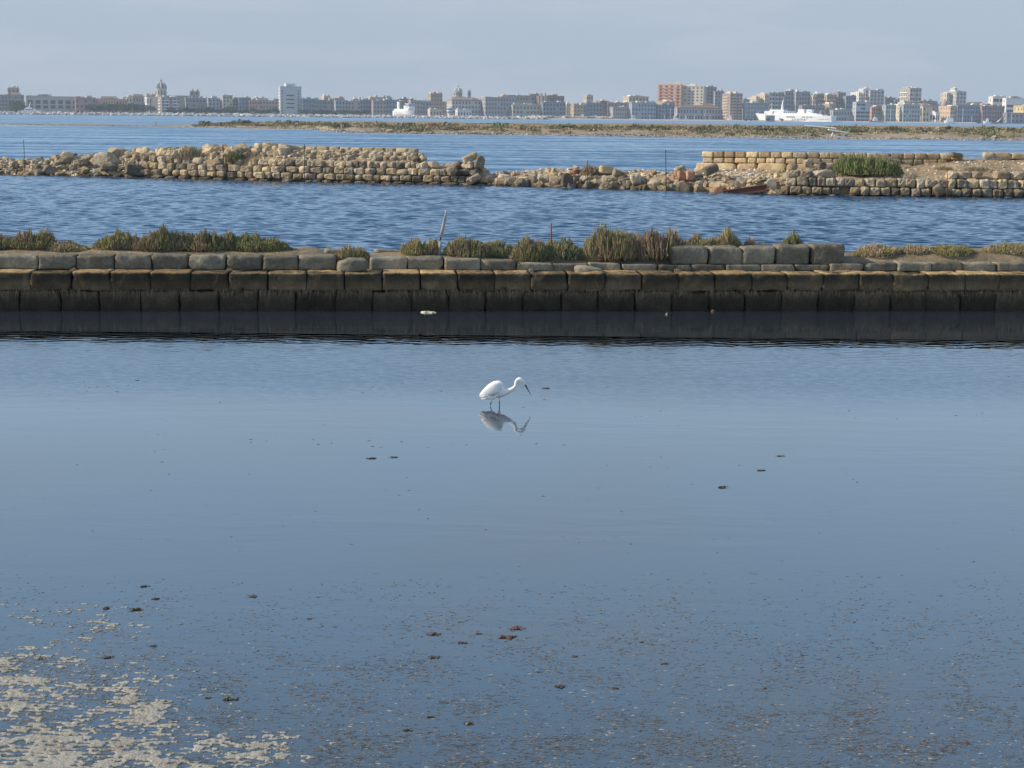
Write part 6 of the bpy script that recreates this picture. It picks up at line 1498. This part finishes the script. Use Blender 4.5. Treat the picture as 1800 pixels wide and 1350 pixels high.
# bigger clumps, each its own thing
CL = [(190, 1156, 20, 'dark brown seaweed lump standing in the upper part of the foam'), (188, 1069, 20, 'brown weed clump upper left of the foam'), (240, 1072, 26, 'flat weed clump right of the upper left one, above the foam'), (254, 1031, 16, 'small weed clump, topmost above the foam'), (274, 1053, 16, 'small dark weed clump between the topmost and the flat one'), (445, 1049, 20, 'weed clump alone right of those above the foam'), (402, 1230, 24, 'brown weed clump just right of the main foam'), (365, 1227, 12, 'small curled brown leaf left of the clump right of the foam'), (72, 1158, 12, 'small brown lump at the left in thin foam'), (268, 1136, 18, 'thin brown weed on a foam patch'), (762, 1115, 24, 'dark weed clump with a tail in the middle of the pond foreground'), (842, 1114, 14, 'small weed scrap left of the reddish clump'), (892, 1120, 30, 'reddish brown weed clump, largest in the middle foreground'), (908, 1105, 28, 'flat greenish weed strip behind the reddish clump'), (813, 1130, 18, 'brown weed clump below left of the reddish clump'), (765, 1156, 20, 'weed clump with a stalk below the one with a tail'), (1010, 1154, 12, 'small pale brown lump right of the middle'), (985, 1207, 24, 'dark flat weed left of the round dark lump'), (1080, 1210, 13, 'round dark lump standing up in the right foreground'), (822, 1272, 24, 'brown and white weed clump in the bottom centre'), (758, 1261, 16, 'small weed clump left of the bottom centre one'), (1167, 1167, 16, 'flat brown weed scrap right of centre'), (1128, 1129, 10, 'small pale brown scrap right of centre'), (1346, 1210, 8, 'tiny yellowish lump in the right foreground'), (1272, 857, 20, 'brown weed clump alone on calm water at right'), (1336, 827, 14, 'small dark weed right of the lone clump on calm water'), (1371, 802, 14, 'thin dark weed farthest of the three at right'), (692, 804, 14, 'small weed clump left of and below the egret'), (654, 806, 16, 'thin dark weed next to the clump below the egret'), (241, 669, 8, 'tiny dark scrap far left on the calm water'), (960, 683, 16, 'dark weed scrap right of the egret bill'), (1700, 1306, 14, 'reddish weed near the bottom right corner'), (545, 1088, 10, 'small dark scrap between foam and centre'), (717, 1284, 20, 'flat brown weed near the bottom left of centre')]
for k, (px, py, w, lab) in enumerate(CL):
    p = P(px, py); sc = w / (F / p.y); root_mb = MB(); r = random.Random(k + 5); red = 'reddish' in lab or 'curled' in lab
    base = (.16, .085, .055) if red else (.09, .07, .045)
    for j in range(12):
        x, y = r.gauss(0, .22) * sc, r.gauss(0, .12) * sc; s_ = sc * r.uniform(.08, .2); g = r.uniform(.5, 1.7)
        if 'white' in lab and j < 2: cc = (.55, .54, .5)
        else: cc = tuple(v * g for v in base)
        hh = (.8 if ('standing' in lab or 'lump' in lab) else .35)
        Mx = Matrix.Translation((x, y, s_ * hh * .25)) @ Matrix.Rotation(r.uniform(0, 6), 4, 'Z') @ Matrix.Diagonal((s_ * 1.7, s_, s_ * hh, 1)); root_mb.add([Mx @ v for v in bv], base_ico.f, cc)
    for j in range(10):
        a = r.gauss(0, .45) + (math.pi if r.random() < .5 else 0); L_ = sc * r.uniform(.25, .6); d = Vector((math.cos(a), math.sin(a), 0)) * L_; q = Vector((r.gauss(0, .1) * sc, r.gauss(0, .06) * sc, .003))
        root_mb.tube([q, q + d * .5 + Vector((0, 0, sc * r.uniform(.0, .12))), q + d], [sc * .02, sc * .016, sc * .006], 4, tuple(v * r.uniform(.6, 1.8) for v in base))
    o = root_mb.build('seaweed_clump', M['debris']); o.location = p; tag(o, lab, 'seaweed')
# pale stone and scraps at the foot of the block wall
p = P(755, 549); me = vmesh('rock', 3).copy(); me.materials.clear(); me.materials.append(stone_mat('pale_stone', ((.40, .40, .28), (.55, .54, .40), (.70, .68, .52)), 20, .01, .3)); o = inst('pale_stone', me, None, p + Vector((0, -.05, -.06)), (0, .1, .1), (.34, .2, .11)); tag(o, 'pale yellowish flat stone poking from the water at the foot of the block wall', 'stone')
p = P(1171, 553); mb = MB(); mb.add([(-.018, 0, 0), (.018, 0, 0), (.02, .012, .036), (-.006, .006, .018)], [(0, 1, 2, 3)], (.5, .46, .2)); o = mb.build('dead_leaf', M['debris']); o.location = p; tag(o, 'tiny yellow leaf floating in the dark reflection of the block wall', 'leaf')
s_, z_ = on1(1254, 543, -.05); p = A1 + T1 * s_ - N1 * .08; me = vmesh('rock', 5).copy(); me.materials.clear(); me.materials.append(M['wood_dark']); o = inst('rusty_lump', me, None, (p.x, p.y, -.02), (0, .1, .3), (.08, .06, .05)); tag(o, 'rusty brown lump at the waterline of the block wall below the heavy blocks', 'lump')

# ================================================================== HAZE
mb = MB(); mb.box(-1720, 1720, -80, 2960, -2.6, 62); hz = mb.build('haze', None); tag(hz, kind='stuff')
hm = bpy.data.materials.new('haze_air'); hm.use_nodes = True; hn = hm.node_tree.nodes; hn.remove(hn['Principled BSDF'])
pv = hn.new('ShaderNodeVolumePrincipled'); pv.inputs['Color'].default_value = (.74, .85, 1.0, 1); pv.inputs['Density'].default_value = HAZE_DENSITY; pv.inputs['Anisotropy'].default_value = 0.0
hm.node_tree.links.new(pv.outputs[0], hn['Material Output'].inputs['Volume']); hz.data.materials.append(hm)
